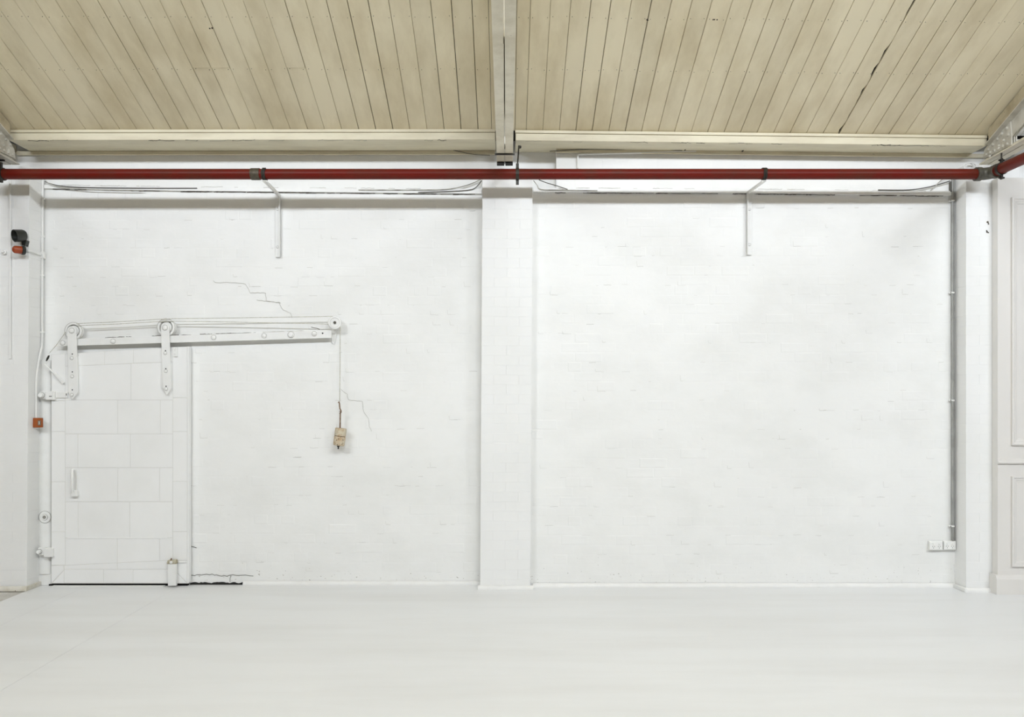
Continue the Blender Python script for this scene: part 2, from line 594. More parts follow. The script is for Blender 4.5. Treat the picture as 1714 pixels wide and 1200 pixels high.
# ------------------------------------------------------------------ skirting
def skirt(name, x0, x1, Y, label, h=0.034, d=0.026, m='wmetal'):
    o = MB().prism([(x0, Y, 0.0), (x0, Y - d, 0.0), (x0, Y - d, h * 0.45), (x0, Y - d * 0.55, h * 0.9), (x0, Y, h)],
                   (x1 - x0, 0, 0)).build(name, m, smooth=True)
    struct(o, label, 'skirting')
    return o
skirt('baseboard_back_left', PX(408, YL), XPIL0 - 0.012, YL - 0.004, 'low white skirting strip along the left bay')
skirt('baseboard_back_right', XPIL1 + 0.012, XRP - 0.002, YR - 0.004, 'low white skirting strip along the right bay')
skirt('baseboard_pilaster', XPIL0 - 0.028, XPIL1 + 0.016, YP - 0.002, 'low white skirting strip at the foot of the pilaster')
skirt('baseboard_pillar_right', XRP - 0.02, PX(1656, YPR), YPR - 0.002, 'low white skirting strip at the foot of the right pillar')
sk = skirt('baseboard_pillar_left', XLP - 3, XLP + 0.02, YPL - 0.014, 'low grimy skirting around the foot of the left pillar', h=0.04, m='grimy')
MB().box(XLP + 0.001, XLP + 0.024, YPL - 0.01, YL - 0.005, 0, 0.036).build('skirting_return', 'grimy', sk, bevel=0.004)
MB().box(XRP - 0.026, XRP - 0.001, YPR - 0.02, YR - 0.03, 0, 0.034).build('skirting_return', 'wmetal',
         bpy.data.objects['baseboard_pillar_right'], bevel=0.004)

# ------------------------------------------------------------------ ledges under the pipe
def ledge(name, pts, Y, label, d=0.020):
    """pts: list of (px, top py, bottom py)"""
    m = MB()
    top = [P(x, a, Y) for x, a, b in pts]
    bot = [P(x, b, Y) for x, a, b in pts]
    for i in range(len(pts) - 1):
        q = [bot[i], bot[i + 1], top[i + 1], top[i]]
        m.prism([v - Vector((0, d, 0)) for v in q], (0, d + 0.002, 0))
    o = m.build(name, 'wmetal')
    struct(o, label, 'ledge')
    # open joint below the ledge, dark and broken
    for i in range(44):
        x = random.uniform(pts[0][0] + 5, pts[-1][0] - 30)
        L = random.uniform(8, 42)
        k = [(p, q) for p, q in zip(pts[:-1], pts[1:]) if p[0] <= x <= q[0]][0]
        yb = k[0][2] + (k[1][2] - k[0][2]) * (x - k[0][0]) / (k[1][0] - k[0][0]) + 0.6
        pp = [P(x + L * t / 5, yb + random.uniform(-0.4, 0.5), Y - 0.004) for t in range(6)]
        MB().tube(pp, random.uniform(0.0012, 0.0034), 5).build('joint_gap', 'grime', o)
    # dust line and flakes lying along the top edge
    for i in range(22):
        x = random.uniform(pts[0][0] + 5, pts[-1][0] - 30)
        L = random.uniform(4, 30)
        k = [(p, q) for p, q in zip(pts[:-1], pts[1:]) if p[0] <= x <= q[0]][0]
        yb = k[0][1] + (k[1][1] - k[0][1]) * (x - k[0][0]) / (k[1][0] - k[0][0]) - 0.5
        pp = [P(x + L * t / 5, yb + random.uniform(-0.5, 0.3), Y - 0.020) for t in range(6)]
        MB().tube(pp, random.uniform(0.0012, 0.0026), 5).build('flake', 'crack', o)
    return o
ledge('trim_1', [(76, 310, 316), (300, 313, 320), (450, 314.5, 321.5), (806, 317, 325)], YL - 0.003,
      'narrow white ledge across the left bay below the red pipe')
ledge('trim_2', [(893, 315, 322), (1200, 316.5, 323.5), (1592, 320.5, 328)], YR - 0.003,
      'narrow white ledge across the right bay below the red pipe')

# old cables lying on the ledges
def cable(name, pix, Y, r, m, label, cat='cable', group=None):
    pts = [P(x, y, Y) for x, y in pix]
    # smooth with Catmull-Rom
    out = []
    for i in range(len(pts) - 1):
        p0, p1, p2, p3 = pts[max(i - 1, 0)], pts[i], pts[i + 1], pts[min(i + 2, len(pts) - 1)]
        for k in range(6):
            t = k / 6
            out.append(0.5 * ((2 * p1) + (p2 - p0) * t + (2 * p0 - 5 * p1 + 4 * p2 - p3) * t * t + (3 * p1 - p0 - 3 * p2 + p3) * t ** 3))
    out.append(pts[-1])
    return tag(MB().tube(out, r, 6).build(name, m, smooth=True), label, cat, group)
cable('cable', [(75, 304), (90, 309), (110, 312), (150, 314), (250, 315), (330, 315)], YL - 0.028, 0.004, 'greydark',
      'thin dark cable sagging onto the left ledge from the conduit corner')
cable('cable', [(76, 302), (84, 308), (104, 313), (160, 317.5), (240, 319)], YL - 0.040, 0.004, 'cable',
      'pale cable drooping across the left ledge below the dark cable')
cable('cable', [(600, 318), (690, 318), (745, 317), (775, 312), (795, 305), (806, 299)], YL - 0.028, 0.005, 'cable',
      'grey cable rising from the left ledge to the pilaster')
cable('cable', [(700, 322), (760, 320), (790, 317), (801, 309), (806, 302)], YL - 0.03, 0.004, 'greydark',
      'dark cable curling up beside the pilaster under the pipe')
cable('cable', [(893, 302), (899, 310), (906, 317), (940, 318), (1000, 319)], YR - 0.03, 0.004, 'cable',
      'pale cable dropping to the right ledge beside the pilaster')
cable('cable', [(902, 301), (915, 306), (932, 311), (950, 317)], YR - 0.042, 0.004, 'greydark',
      'dark cable slanting down to the right ledge from the pipe')
cable('cable', [(1470, 318), (1520, 318), (1550, 314), (1570, 309), (1590, 303)], YR - 0.028, 0.005, 'greydark',
      'dark cable rising from the right ledge to the corner conduit')
cable('cable', [(1558, 319), (1566, 311), (1575, 302), (1582, 298)], YR - 0.03, 0.004, 'cable',
      'pale cable crossing steeply behind the red pipe in the right corner')

# ------------------------------------------------------------------ ceiling
EZ = PZ(217, YBEAM)      # height of the ceiling at the eave beam
def eave_z(x):
    if x < PX(860, YBEAM): return EZ
    return EZ - 0.045 * min(1.0, (x - PX(860, YBEAM)) / 4.0)
def ceil_z(x, Y): return eave_z(x) + SLOPE * (YBEAM - Y)
T = 0.019
yb0 = YBEAM + 0.16
top = []
deck = MB().prism([(-9, yb0, EZ + SLOPE * (YBEAM - yb0) + 0.022), (-9, RIDGE_Y, EZ + SLOPE * (YBEAM - RIDGE_Y) + 0.022),
                   (-9, RIDGE_Y, EZ + SLOPE * (YBEAM - RIDGE_Y) + 0.20), (-9, yb0, EZ + SLOPE * (YBEAM - yb0) + 0.20)],
                  (18, 0, 0)).build('ceiling', 'dark')
struct(deck, 'sloping ceiling of cream painted boards rising towards the viewer', 'ceiling')
RIDGE_Z = EZ + SLOPE * (YBEAM - RIDGE_Y)

def board(x0, x1, Ya, Yb, name='ceiling_board', m='board', dz=0.0, ragged=None, tilt=0.0):
    """one board from Ya (eave side) to Yb (ridge side)"""
    xm = (x0 + x1) / 2
    org = Vector((xm, Ya, ceil_z(xm, Ya) + dz))
    u = Vector((0, -math.cos(SA), math.sin(SA)))     # up the slope
    n = Vector((0, math.sin(SA), math.cos(SA)))      # out of the room
    L = (Ya - Yb) / math.cos(SA)
    b = MB()
    if ragged is None:
        w = (x1 - x0) / 2
        ch = 0.0025
        prof = [(-w + ch, 0), (w - ch, 0), (w, ch), (w, T), (-w, T), (-w, ch)]
        b.prism([org + Vector((a, 0, 0)) + n * (c + tilt * a) for a, c in prof], u * L)
    else:
        # board whose right edge is split and broken away
        N = 150
        w = (x1 - x0) / 2
        lo, ro = [], []
        for i in range(N + 1):
            t = i / N
            lo.append(org + Vector((-w, 0, 0)) + u * (L * t))
            ro.append(org + Vector((w - ragged(t * L), 0, 0)) + u * (L * t))
        vs = lo + ro + [p + n * T for p in lo] + [p + n * T for p in ro]
        k = N + 1
        fs = []
        for i in range(N):
            fs += [(i, i + 1, k + i + 1, k + i), (2 * k + i, 3 * k + i, 3 * k + i + 1, 2 * k + i + 1),
                   (i, 2 * k + i, 2 * k + i + 1, i + 1), (k + i, k + i + 1, 3 * k + i + 1, 3 * k + i)]
        b.add(vs, fs)
    return b.build(name, m, deck, origin=org)

YTOP = RIDGE_Y + 0.02
YEND = YBEAM + 0.012
SPLIT = 5.955
edges_l = [PX(29.5 - 28.55 * 3, YBEAM) + i * (28.55 * YBEAM / F) for i in range(32)]
bx = PX(29.5, YBEAM); sL = 28.55 * YBEAM / F
left_edges = [bx + sL * i for i in range(-34, 28)]          # up to about px 800
right_edges = [PX(881, YBEAM) + (27.6 * YBEAM / F) * i for i in range(0, 34)]
mid = [left_edges[-1], PX(823, YBEAM), PX(862, YBEAM), right_edges[0]]
def ragged_gap(s):
    v = 0.008 + 0.007 * math.sin(s * 23.0) * math.sin(s * 7.1 + 1) + random.uniform(-0.004, 0.005)
    if 0.62 < (s % 0.93) < 0.75: v += 0.008
    return max(0.001, v) if s < 1.9 else 0.002
allb = [(a, b) for a, b in zip(left_edges[:-1], left_edges[1:])] + \
       [(mid[0], mid[1]), (mid[1], mid[2]), (mid[2], mid[3])] + \
       [(a, b) for a, b in zip(right_edges[:-1], right_edges[1:])]
x = right_edges[-1]
xr = 27.6 * YBEAM / F
XTR_R = PX(1645, 6.58)
while x < 8.95:
    allb.append((x, x + xr)); x += xr
for a, b in allb:
    if b > 9 or a < -9: continue
    xm = (a + b) / 2
    pe = CX + xm * F / YBEAM
    g = random.choice([0.0008, 0.0014, 0.0020, 0.0028])
    m = 'board' if xm < 4.16 else 'board_white'
    dz = random.uniform(0, 0.0022)
    tl = random.uniform(-0.008, 0.008)
    if 1381 < pe < 1408:
        board(a + g, b, YEND, YTOP, m=m, dz=dz, ragged=ragged_gap)
    elif 519 < pe < 548 or 375 < pe < 404 or 404 < pe < 430:
        board(a + 0.0030, b - 0.001, YEND, SPLIT + 0.0015, m=m, dz=dz + 0.002, tilt=tl)
        board(a + 0.0006, b - 0.0035, SPLIT - 0.0015, YTOP, m=m, dz=dz, tilt=tl)
    else:
        board(a + g, b - g, YEND, YTOP, m=m, dz=dz, tilt=tl)

# nail heads in rows where the boards cross the purlins
nails = MB()
nrm = Vector((0, -math.sin(SA), -math.cos(SA)))
for Yn in (SPLIT + 0.012, 5.52, 5.08):
    for a, b in allb:
        if a < -5 or b > 5: continue
        for t in (0.14, 0.86):
            xx = a + (b - a) * t + random.uniform(-0.004, 0.004)
            yy = Yn + random.uniform(-0.008, 0.008)
            c = Vector((xx, yy, ceil_z((a + b) / 2, yy) + 0.001))
            nails.lathe(c - nrm * 0.003, nrm, [(0.0028, 0), (0.0028, 0.0042)], 6)
nails.build('nail_heads', 'grime', deck, kind='stuff')
# two knots where the paint fell away
for (x, y) in ((1085, 31), (1197, 29), (353, 48)):
    ry = (CY - y) / F
    Yk = (EZ - CAMH + SLOPE * YBEAM) / (ry + SLOPE)
    c = Vector((PX(x, Yk), Yk, ceil_z(PX(x, Yk), Yk)))
    mm = MB()
    for k in range(3):
        mm.lathe(c + Vector((random.uniform(-0.015, 0.015), random.uniform(-0.008, 0.008), 0.002)), nrm,
                 [(0.007, 0), (0.005, 0.004)], 7)
    mm.build('knot', 'grime', deck)

# ------------------------------------------------------------------ eave beams
def eave(name, px0, px1, t0, t1, label, cy0, cy1, Yw, pxc0):
    """t0,t1: pixel height of the upper edge of the cover strip at both ends"""
    x0, x1 = PX(px0, YBEAM), PX(px1, YBEAM)
    def z(t, dy): return PZ(t + dy, YBEAM)
    face = [(x0, YBEAM, z(t0, 17.5)), (x1, YBEAM, z(t1, 17.5)), (x1, YBEAM, z(t1, 5.6)), (x0, YBEAM, z(t0, 5.6))]
    o = MB().prism(face, (0, YL - YBEAM - 0.001, 0)).build(name, 'cream', bevel=0.003, seg=1)
    struct(o, label, 'beam')
    strip = [(x0 - 0.004, YBEAM - 0.008, z(t0, 5.2)), (x1, YBEAM - 0.008, z(t1, 5.2)),
             (x1, YBEAM - 0.008, z(t1, 0.3)), (x0 - 0.004, YBEAM - 0.008, z(t0, 0.3))]
    MB().prism(strip, (0, 0.02, 0)).build('cover_strip', 'cream', o, bevel=0.003, seg=1)
    # splintered lower edge
    for i in range(16):
        t = random.uniform(0.02, 0.9)
        L = random.uniform(0.03, 0.22)
        pp = []
        for k in range(6):
            xx = x0 + (x1 - x0) * t + L * k / 5
            tt = (xx - x0) / (x1 - x0)
            pp.append((xx, YBEAM + random.uniform(0.001, 0.03), z(t0 + (t1 - t0) * tt, 17.5) + 0.001))
        MB().tube(pp, random.uniform(0.002, 0.004), 5).build('splinter', 'grime', o)
    # batten where the soffit meets the wall
    xw0, xw1 = PX(pxc0, Yw), PX(px1, Yw)
    q = [(xw0, Yw - 0.026, z(t0, 17.5) - 0.034), (xw1, Yw - 0.026, z(t1, 17.5) - 0.034),
         (xw1, Yw - 0.026, z(t1, 17.5) - 0.001), (xw0, Yw - 0.026, z(t0, 17.5) - 0.001)]
    MB().prism(q, (0, 0.023, 0)).build('batten', 'cream', o, bevel=0.003, seg=1)
    return o
eave('trim_3', 14, 829, 217, 216, 'cream timber eave beam above the left bay', 250, 257, YL, 30)
eave('trim_4', 863, 1652, 217.5, 226.5, 'cream timber eave beam above the right bay', 250, 257, YR, 931)
o = MB().box(-9, PX(-12, YBEAM), YBEAM, YL, EZ - 0.1, EZ - 0.03).build('trim_5', 'cream', bevel=0.003, seg=1)
struct(o, 'continuation of the eave beam past the left truss', 'beam')
o = MB().box(PX(1690, YBEAM), 9, YBEAM, YL, EZ - 0.16, EZ - 0.08).build('trim_6', 'wmetal', bevel=0.003, seg=1)
struct(o, 'white eave beam past the right truss', 'beam')

# ------------------------------------------------------------------ steel trusses
TIE = 0.05                       # slight rise of the tie towards the viewer
def truss(xc, label, rust='steel_paint', right=False, pads=False):
    root = empty('roof_truss', (xc, 6.58, 3.62))
    tag(root, label, 'truss', 'riveted steel roof trusses')
    y1, y0 = 6.60, RIDGE_Y + 0.3
    zt = CAMH + 1.95
    u = Vector((0, y0 - y1, TIE * (y1 - y0)))
    for s in (-1, 1):
        # tie angle: horizontal flange and upright leg
        a, b = xc + s * 0.0045, xc + s * 0.067
        m = MB()
        m.prism([(a, y1, zt), (b, y1, zt), (b, y1, zt + 0.009), (a, y1, zt + 0.009)], u)
        m.prism([(a, y1, zt + 0.009), (a + s * 0.009, y1, zt + 0.009), (a + s * 0.009, y1, zt + 0.05), (a, y1, zt + 0.05)], u)
        m.build('tie_angle', rust, root)
        # top chord angle under the ceiling
        ya = 6.52
        uc = Vector((0, y0 - ya, SLOPE * (ya - y0)))
        zc = ceil_z(xc, ya) - 0.26
        m = MB()
        m.prism([(a, ya, zc), (a + s * 0.010, ya, zc), (a + s * 0.010, ya, zc + 0.13), (a, ya, zc + 0.13)], uc)
        m.prism([(a, ya, zc + 0.13), (b, ya, zc + 0.13), (b, ya, zc + 0.14), (a, ya, zc + 0.14)], uc)
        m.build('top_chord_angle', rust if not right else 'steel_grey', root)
        # bearing foot of each angle
        if pads: MB().box(min(a, b), max(a, b), 6.52, 6.60, zt - 0.008, zt - 0.001).build('bearing_pad', 'black', root)
    # packing timber between chord and boards
    m = MB()
    zc = ceil_z(xc, 6.50) - 0.118
    m.prism([(xc - 0.05, 6.50, zc), (xc + 0.05, 6.50, zc), (xc + 0.05, 6.50, zc + 0.108), (xc - 0.05, 6.50, zc + 0.108)],
            Vector((0, y0 - 6.50, SLOPE * (6.50 - y0))))
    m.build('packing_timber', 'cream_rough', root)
    # heel gusset plate in the gap between the angles
    ch = ceil_z(xc, 6.50)
    poly = [(6.60, zt + 0.006), (6.60, zt + 0.10), (6.50, ch - 0.12), (6.02, ceil_z(xc, 6.02) - 0.20), (6.24, zt + 0.12), (6.24, zt + 0.02)]
    m = MB().prism([(xc - 0.004, y, z) for y, z in poly], (0.008, 0, 0))
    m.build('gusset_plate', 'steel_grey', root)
    side_plate = [(6.612, zt + 0.055), (6.60, zt + 0.13), (6.47, ceil_z(xc, 6.47) - 0.11), (6.26, ceil_z(xc, 6.26) - 0.13), (6.245, zt + 0.13), (6.245, zt + 0.055)]
    for s in (-1, 1):
        pm = MB().prism([(xc + s * 0.0145, y, z) for y, z in side_plate], (s * 0.009, 0, 0))
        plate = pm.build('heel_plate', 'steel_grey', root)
        # rivets along tie and chord
        for i in range(6):
            y = 6.57 - i * 0.055
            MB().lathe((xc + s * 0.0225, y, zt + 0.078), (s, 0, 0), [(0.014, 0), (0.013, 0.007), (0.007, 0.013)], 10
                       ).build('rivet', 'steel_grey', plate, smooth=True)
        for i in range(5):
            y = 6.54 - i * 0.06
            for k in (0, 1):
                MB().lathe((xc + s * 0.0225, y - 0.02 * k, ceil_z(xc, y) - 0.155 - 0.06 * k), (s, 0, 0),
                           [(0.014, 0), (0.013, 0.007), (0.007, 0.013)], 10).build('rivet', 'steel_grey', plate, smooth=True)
    # web members further along
    for i in range(2):
        ya, yb = 4.6 - i * 1.9, 3.7 - i * 1.9
        za = zt + TIE * (y1 - ya) + 0.03
        zb = ceil_z(xc, yb) - 0.20
        MB().tube([(xc, ya, za), (xc, yb, zb)], 0.022, 4).build('web_bar', rust, root)
    return root, zt
trC, zt = truss(PX(845, 6.58), 'cream riveted truss in the middle of the ceiling over the pilaster', pads=True)
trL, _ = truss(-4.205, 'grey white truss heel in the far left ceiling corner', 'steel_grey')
trR, _ = truss(PX(1652, 6.60), 'riveted truss in the right ceiling corner above the pipe elbow', 'steel_paint', True)
# dark strap around the centre truss
xc = PX(845, 6.55)
m = MB().box(xc - 0.078, xc + 0.078, 6.34, 6.352, zt + 0.003, zt + 0.02)
m = MB().box(xc - 0.080, xc + 0.080, 6.325, 6.345, zt + TIE * 0.26 - 0.010, zt + TIE * 0.26 - 0.001)
m.build('strap', 'blackmetal', trC)

# ------------------------------------------------------------------ red sprinkler pipe
ZP = PZ(291.5, YPIPE)
PR = 0.0437
pipe = empty('sprinkler_pipe', (0, YPIPE, ZP))
tag(pipe, 'long red sprinkler pipe running across both bays with elbows at its ends', 'pipe')
XE, XE2 = 4.03, -4.335
MB().cyl((XE2 + 0.09, YPIPE, ZP), (XE - 0.05, YPIPE, ZP), PR, 28).build('pipe_run', 'red', pipe, smooth=True)
for xe, s in ((XE, 1), (XE2, -1)):
    pts = []
    rr = 0.085
    for i in range(10):
        a = i / 9 * math.pi / 2
        pts.append((xe - s * rr + s * rr * math.sin(a), YPIPE - rr + rr * math.cos(a), ZP))
    MB().tube(pts, PR + 0.006, 24).build('elbow', 'fitting_grey', pipe, smooth=True)
    MB().lathe((xe - s * (rr + 0.02), YPIPE, ZP), (s, 0, 0),
               [(PR + 0.002, -0.012), (PR + 0.013, -0.012), (PR + 0.013, 0.028), (PR + 0.003, 0.028)], 24
               ).build('coupling_ring', 'fitting_grey', pipe, smooth=True)
    MB().lathe((xe, YPIPE - rr, ZP), (0, -1, 0),
               [(PR + 0.002, -0.022), (PR + 0.013, -0.022), (PR + 0.013, 0.018), (PR + 0.003, 0.018)], 24
               ).build('coupling_ring', 'fitting_grey', pipe, smooth=True)
    MB().cyl((xe, YPIPE - rr, ZP), (xe, -3.9, ZP), PR, 28).build('branch_run', 'red', pipe, smooth=True)
    # pipe clamp with lugs and rod hung from the truss tie
    yc = YPIPE - 0.155
    ring = MB().lathe((xe, yc, ZP), (0, -1, 0), [(PR + 0.001, -0.013), (PR + 0.007, -0.013), (PR + 0.007, 0.013), (PR + 0.001, 0.013)], 24
                      ).build('pipe_clamp', 'blackmetal', pipe, smooth=True)
    MB().box(xe - 0.008, xe + 0.008, yc - 0.012, yc + 0.012, ZP - PR - 0.042, ZP - PR).build('clamp_lug', 'blackmetal', ring, bevel=0.002, seg=1)
    MB().box(xe - 0.008, xe + 0.008, yc - 0.012, yc + 0.012, ZP + PR, ZP + PR + 0.04).build('clamp_lug', 'blackmetal', ring, bevel=0.002, seg=1)
    for z in (ZP - PR - 0.03, ZP + PR + 0.026):
        MB().cyl((xe - 0.022, yc, z), (xe + 0.022, yc, z), 0.008, 8).build('clamp_bolt', 'blackmetal', ring, smooth=True)
    MB().cyl((xe, yc, ZP + PR + 0.03), (xe, yc, zt + 0.012), 0.006, 8).build('clamp_rod', 'blackmetal', ring, smooth=True)
MB().cyl(P(420.5, 291.5, YPIPE), P(435.5, 291.5, YPIPE), PR + 0.005, 28).build('coupling_sleeve', 'fitting', pipe, bevel=0.003, smooth=True)
# left end clamp, hanging bolt just inside the frame
xcl = PX(4, YPIPE)
cl = MB().lathe((xcl, YPIPE, ZP), (1, 0, 0), [(PR + 0.001, -0.014), (PR + 0.009, -0.014), (PR + 0.009, 0.014), (PR + 0.001, 0.014)], 24
                ).build('pipe_clamp', 'blackmetal', pipe, smooth=True)
MB().box(xcl - 0.008, xcl + 0.016, YPIPE - 0.03, YPIPE - 0.01, ZP - PR - 0.032, ZP - PR + 0.012).build('clamp_lug', 'blackmetal', cl, bevel=0.003, seg=1)
MB().box(xcl - 0.010, xcl + 0.012, YPIPE - 0.03, YPIPE - 0.01, ZP + PR - 0.01, ZP + PR + 0.05).build('clamp_lug', 'blackmetal', cl, bevel=0.003, seg=1)
MB().cyl((xcl - 0.02, YPIPE - 0.02, ZP + PR + 0.065), (xcl + 0.03, YPIPE - 0.02, ZP + PR + 0.065), 0.009, 8).build('clamp_bolt', 'blackmetal', cl, smooth=True)
# centre hanger: rod from the eave beam, flat hook under the pipe
hx = PX(866, YPIPE)
hk = []
for i in range(17):
    a = R(100) + R(300) * i / 16
    hk.append((YPIPE + (PR + 0.005) * math.cos(a), ZP + (PR + 0.005) * math.sin(a)))
m = MB()
m.tube([(hx, y, z) for y, z in hk], 0.006, 6)
hang = MB()
for i in range(len(hk) - 1):
    (ya, za), (yb, zb) = hk[i], hk[i + 1]
    hang.add([(hx - 0.013, ya, za), (hx + 0.013, ya, za), (hx + 0.013, yb, zb), (hx - 0.013, yb, zb)], [(0, 1, 2, 3)])
    c = Vector((0, YPIPE, ZP))
    k = 1.10
    ya2, za2 = YPIPE + (ya - YPIPE) * k, ZP + (za - ZP) * k
    yb2, zb2 = YPIPE + (yb - YPIPE) * k, ZP + (zb - ZP) * k
    hang.add([(hx - 0.013, ya2, za2), (hx + 0.013, ya2, za2), (hx + 0.013, yb2, zb2), (hx - 0.013, yb2, zb2)], [(0, 3, 2, 1)])
    hang.add([(hx - 0.013, ya, za), (hx - 0.013, yb, zb), (hx - 0.013, yb2, zb2), (hx - 0.013, ya2, za2)], [(0, 1, 2, 3)])
    hang.add([(hx + 0.013, ya, za), (hx + 0.013, yb, zb), (hx + 0.013, yb2, zb2), (hx + 0.013, ya2, za2)], [(3, 2, 1, 0)])
hang.box(hx - 0.012, hx + 0.012, YPIPE - 0.006, YPIPE + 0.006, ZP - PR - 0.045, ZP - PR - 0.004)
hang.box(hx - 0.012, hx + 0.012, YPIPE - 0.006, YPIPE + 0.006, ZP + PR + 0.004, ZP + PR + 0.045)
ho = hang.build('pipe_hanger', 'blackmetal', pipe)
MB().tube([(hx, YPIPE, ZP + PR + 0.03), P(867.5, 260, 6.55), P(868.5, 244, 6.62)], 0.006, 8).build('hanger_rod', 'blackmetal', ho, smooth=True)
MB().lathe(P(870, 245, 6.63) + Vector((0, 0, -0.004)), (0, -0.4, -1), [(0.014, -0.004), (0.013, 0.008), (0.007, 0.014)], 10).build('hanger_nut', 'blackmetal', ho, smooth=True)

# ------------------------------------------------------------------ wall brackets carrying the pipe
def bracket(px, ptop, pbot, Yw, pxp, label, s):
    """px: upright pixel x, pxp: where the arm meets the pipe"""
    zarm = ZP - PR - 0.020
    xw = PX(px, Yw)
    root = empty('pipe_bracket', (xw, Yw - 0.01, PZ(pbot, Yw)))
    tag(root, label, 'bracket', 'white angle-iron brackets holding the pipe')
    z0, z1 = PZ(pbot, Yw), zarm - 0.004
    yw = Yw - 0.009
    m = MB()
    m.box(xw - 0.023, xw + 0.023, yw - 0.006, yw, z0, z1)                     # flat leg on the wall
    m.box(xw + 0.016, xw + 0.023, yw - 0.040, yw, z0, z1) if s > 0 else m.box(xw - 0.023, xw - 0.016, yw - 0.040, yw, z0, z1)
    m.build('upright', 'wmetal', root, bevel=0.0015, seg=1)
    xp = PX(pxp, YPIPE - 0.03)
    d = Vector((xp - xw, YPIPE - 0.04 - yw, 0))
    sw = Vector((0.020, 0, 0))
    a = Vector((xw, yw, z1 + 0.002))
    e = a + d
    m = MB()
    hh = Vector((0, 0, 0.005))
    m.add([a - sw, a + sw, e + sw, e - sw, a - sw + hh, a + sw + hh, e + sw + hh, e - sw + hh],
          [(0, 1, 2, 3), (4, 7, 6, 5), (0, 4, 5, 1), (1, 5, 6, 2), (2, 6, 7, 3), (3, 7, 4, 0)])
    lp = Vector((0.005, 0, 0))
    q = a + sw * s - lp * s
    w0 = Vector((0, 0, -0.028))
    vs = [q, q + lp * s, e + sw * s, e + sw * s - lp * s]
    m.add(vs + [v + w0 * (1 if i < 2 else 0.45) for i, v in enumerate(vs)],
          [(0, 1, 2, 3), (4, 7, 6, 5), (0, 4, 5, 1), (1, 5, 6, 2), (2, 6, 7, 3), (3, 7, 4, 0)])
    m.build('arm', 'wmetal', root, bevel=0.001, seg=1)
    for py in (ptop + 26, pbot - 17):
        bolt(root, (xw - s * 0.004, yw - 0.006, PZ(py, Yw)), 0.008, 0.005)
    # black band tying the pipe to the arm
    xb = PX(pxp, YPIPE)
    k = []
    for i in range(24):
        an = 2 * math.pi * i / 24
        k.append((xb + 0.004 * math.sin(3 * an), YPIPE + (PR + 0.004) * math.cos(an), ZP + (PR + 0.004) * math.sin(an)))
    b = MB()
    for dx in (-0.011, 0.0, 0.010):
        b.tube([(x + dx + 0.004 * math.sin(i), y, z) for i, (x, y, z) in enumerate(k)], 0.0055, 6, closed=True)
    b.build('band', 'blackmetal', root, smooth=True)
    return root
bracket(466, 325, 431, YL, 443, 'white angle bracket hanging below the pipe in the left bay', 1)
bracket(1253, 325, 427, YR, 1279, 'white angle bracket hanging below the pipe in the right bay', -1)

# small white conduit on the upper wall of the right bay
cz = YR - 0.02
m = MB()
m.tube([P(967, 281, cz), P(967, 262, cz), P(967.5, 259.5, cz), P(969, 258.3, cz), P(972, 258, cz), P(1165, 253.5, cz)], 0.0075, 10)
o = m.build('wall_conduit', 'wmetal', smooth=True)
tag(o, 'thin white conduit turning down on the upper wall of the right bay', 'conduit')
for (x, y) in ((1145, 248), (1241, 250)):
    c = P(x, y, YR)
    mm = empty('cable_clip', c + Vector((0, -0.02, -0.02)))
    tag(mm, 'small dark clip on the cornice %s' % ('at the conduit end' if x < 1200 else 'left of the right bracket'), 'clip')
    MB().box(c.x - 0.006, c.x + 0.006, YR - 0.05, YR - 0.004, c.z - 0.03, c.z + 0.02).build('plate', 'blackmetal', mm, bevel=0.002, seg=1)
    MB().cyl((c.x + 0.012, YR - 0.045, c.z - 0.01), (c.x - 0.012, YR - 0.045, c.z - 0.01), 0.006, 8).build('screw', 'blackmetal', mm, smooth=True)
cable('cable', [(920, 253), (980, 250), (1040, 250), (1090, 247), (1115, 250), (1142, 252)], YR - 0.03, 0.0028, 'greydark',
      'thin dark cable looping along the cornice above the white conduit')
cable('cable', [(700, 246), (750, 250), (790, 258), (820, 260)], YL - 0.028, 0.0025, 'greydark',
      'thin dark cable trailing over the upper left wall beside the truss')

# ------------------------------------------------------------------ sliding tin-clad door
YD = 6.835
door = empty('door_1', (PX(200, YD), YD, 0.02))
struct(door, 'white tin-clad sliding fire door with a slanted top', 'door')
def dpoly(pix, y0, y1, name, m='wdoor', parent=door, bevel=0.0, label=None):
    return MB().prism([P(x, y, y0) for x, y in pix], (0, y1 - y0, 0)).build(name, m, parent, bevel=bevel, seg=1, label=label)
def ytop(x): return 593.5 - (x - 86) * (13.5 / 229.0)
dpoly([(86, 976.5), (315.5, 976.5), (315.5, ytop(315.5)), (86, ytop(86))], YD + 0.003, YL - 0.006, 'door_core', 'wjoint')
g = 0.36
def sheet(x0, x1, ya0, ya1, yb0, yb1):
    """pixel sheet: top edge ya0..ya1 (left..right), bottom yb0..yb1"""
    lift = random.uniform(-0.0008, 0.0008)
    MB().prism([P(x0 + g, yb0 - g, YD + lift), P(x1 - g, yb1 - g, YD + lift), P(x1 - g, ya1 + g, YD + lift), P(x0 + g, ya0 + g, YD + lift)],
               (0, 0.008, 0)).build('tin_sheet', 'wdoor', door, bevel=0.0018, seg=2)
